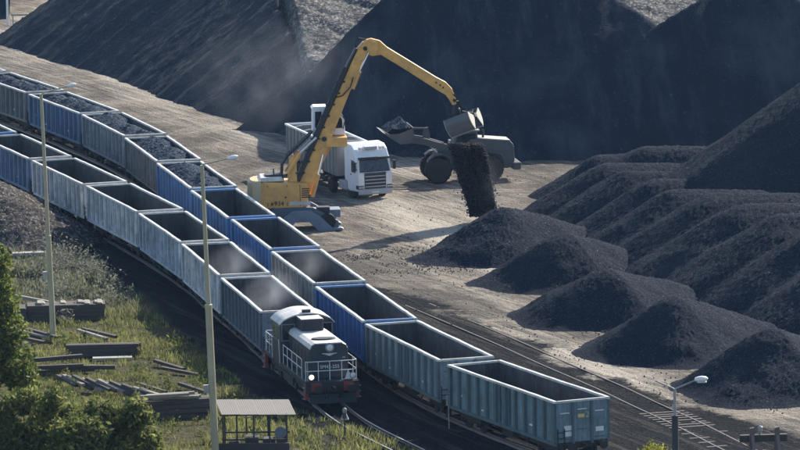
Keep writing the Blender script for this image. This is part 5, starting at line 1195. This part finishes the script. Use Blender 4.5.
def weeds():
    # knee high leafy weeds: silvery clumps by the pale wagons and greener ones lower down
    cen = []; til = []
    for k in range(420):
        if k < 230: x, y = random.gauss(-18.6, 2.4), random.gauss(344, 6.5)
        else: x, y = random.uniform(-22, 0), random.uniform(272, 318)
        d = -float(side_of(TL, np.array([x]), np.array([y]))[0])
        if d < (4.6 if y > 296 else 1.2) or math.hypot(x + 28, y - 360) < 6: continue
        s = random.uniform(0.3, 0.8) * (1.25 if k < 230 else 0.7); nn = int(90 * s)
        c = rng.normal(0, 0.42, (nn, 3)) * s + np.array([x, y, s * 0.7]); c[:, 2] = np.abs(c[:, 2] - 0.02) + 0.02; cen.append(c)
        col = np.array((0.20, 0.20, 0.15) if k < 230 else random.choice([(0.13, 0.15, 0.04), (0.22, 0.21, 0.07), (0.08, 0.11, 0.03)])); til.append(np.repeat(col[None], nn, 0) * rng.uniform(0.6, 1.3, (nn, 1)))
    C = np.concatenate(cen); o = leaves('weeds', C, rng.uniform(0.06, 0.14, len(C)), np.concatenate(til), None, 'grass')
    tag(o, 'silvery and green weeds growing along the pale wagons and in the grass', 'weeds', kind='stuff')
weeds()

# ---------------------------------------------------------------- air
m = bpy.data.materials.new('air'); m.use_nodes = True; nt = m.node_tree; nt.nodes.clear()
out = nt.nodes.new('ShaderNodeOutputMaterial'); pv = nt.nodes.new('ShaderNodeVolumePrincipled')
pv.inputs['Color'].default_value = (0.36, 0.62, 1.0, 1); pv.inputs['Density'].default_value = 0.000042; pv.inputs['Anisotropy'].default_value = 0.2
nt.links.new(pv.outputs[0], out.inputs['Volume']); MAT['air'] = m
HZ = MB().box(-7600, 7600, -7600, 7600, -1.6, 56).build('haze', 'air'); tag(HZ, 'thin bluish dusty air over the whole yard', 'haze', kind='stuff')

# drifting coal dust over the wagons nearest the locomotive
def dust(loc, size, dens, label):
    m = bpy.data.materials.new('dust'); m.use_nodes = True; nt = m.node_tree; nt.nodes.clear()
    out = nt.nodes.new('ShaderNodeOutputMaterial'); pv = nt.nodes.new('ShaderNodeVolumePrincipled')
    pv.inputs['Color'].default_value = (0.80, 0.86, 0.95, 1); pv.inputs['Anisotropy'].default_value = 0.3
    tc = nt.nodes.new('ShaderNodeTexCoord'); ln = nt.nodes.new('ShaderNodeVectorMath'); ln.operation = 'LENGTH'; nt.links.new(tc.outputs['Object'], ln.inputs[0])
    mp = nt.nodes.new('ShaderNodeMapping'); mp.inputs[3].default_value = size; nt.links.new(tc.outputs['Object'], mp.inputs[0])
    nz = noise(nt, mp.outputs[0], 0.55, 4, 0.6)
    a = ramp(nt, ln.outputs['Value'], 0.15, 0.95, 1, 0); b = ramp(nt, nz, 0.42, 0.72, 0, 1)
    ml = N(nt, 'ShaderNodeMath', _operation='MULTIPLY'); nt.links.new(a, ml.inputs[0]); nt.links.new(b, ml.inputs[1])
    m2 = N(nt, 'ShaderNodeMath', _operation='MULTIPLY'); nt.links.new(ml.outputs[0], m2.inputs[0]); m2.inputs[1].default_value = dens
    nt.links.new(m2.outputs[0], pv.inputs['Density']); nt.links.new(pv.outputs[0], out.inputs['Volume'])
    MAT['dust'] = m; b = MB(); n = 16
    b.lathe([(math.sin(math.pi * k / 10) + 1e-3, -math.cos(math.pi * k / 10)) for k in range(11)], (0, 0, 0), (0, 0, 1), 20)
    o = b.build('dust_cloud', 'dust'); o.location = loc; o.scale = size; tag(o, label, 'dust', kind='stuff')
dust((-7.3, 311.5, 3.2), (1.9, 5.0, 1.5), 0.16, 'pale dust drifting out of the wagon behind the locomotive')
dust((-9.8, 324.0, 3.0), (1.9, 5.5, 1.3), 0.12, 'thin dust over the second wagon behind the locomotive')
dust((-5.4, 323.5, 3.0), (1.7, 4.5, 1.3), 0.10, 'faint dust inside the beige grey wagon')

dust((-8.0, 402, 5.0), (8.5, 9.0, 5.5), 0.022, 'thin dust hanging before the long heap behind the excavator')

dust((5.3, 361.2, 2.2), (2.6, 2.2, 2.6), 0.07, 'dust rising round the coal falling from the grab')
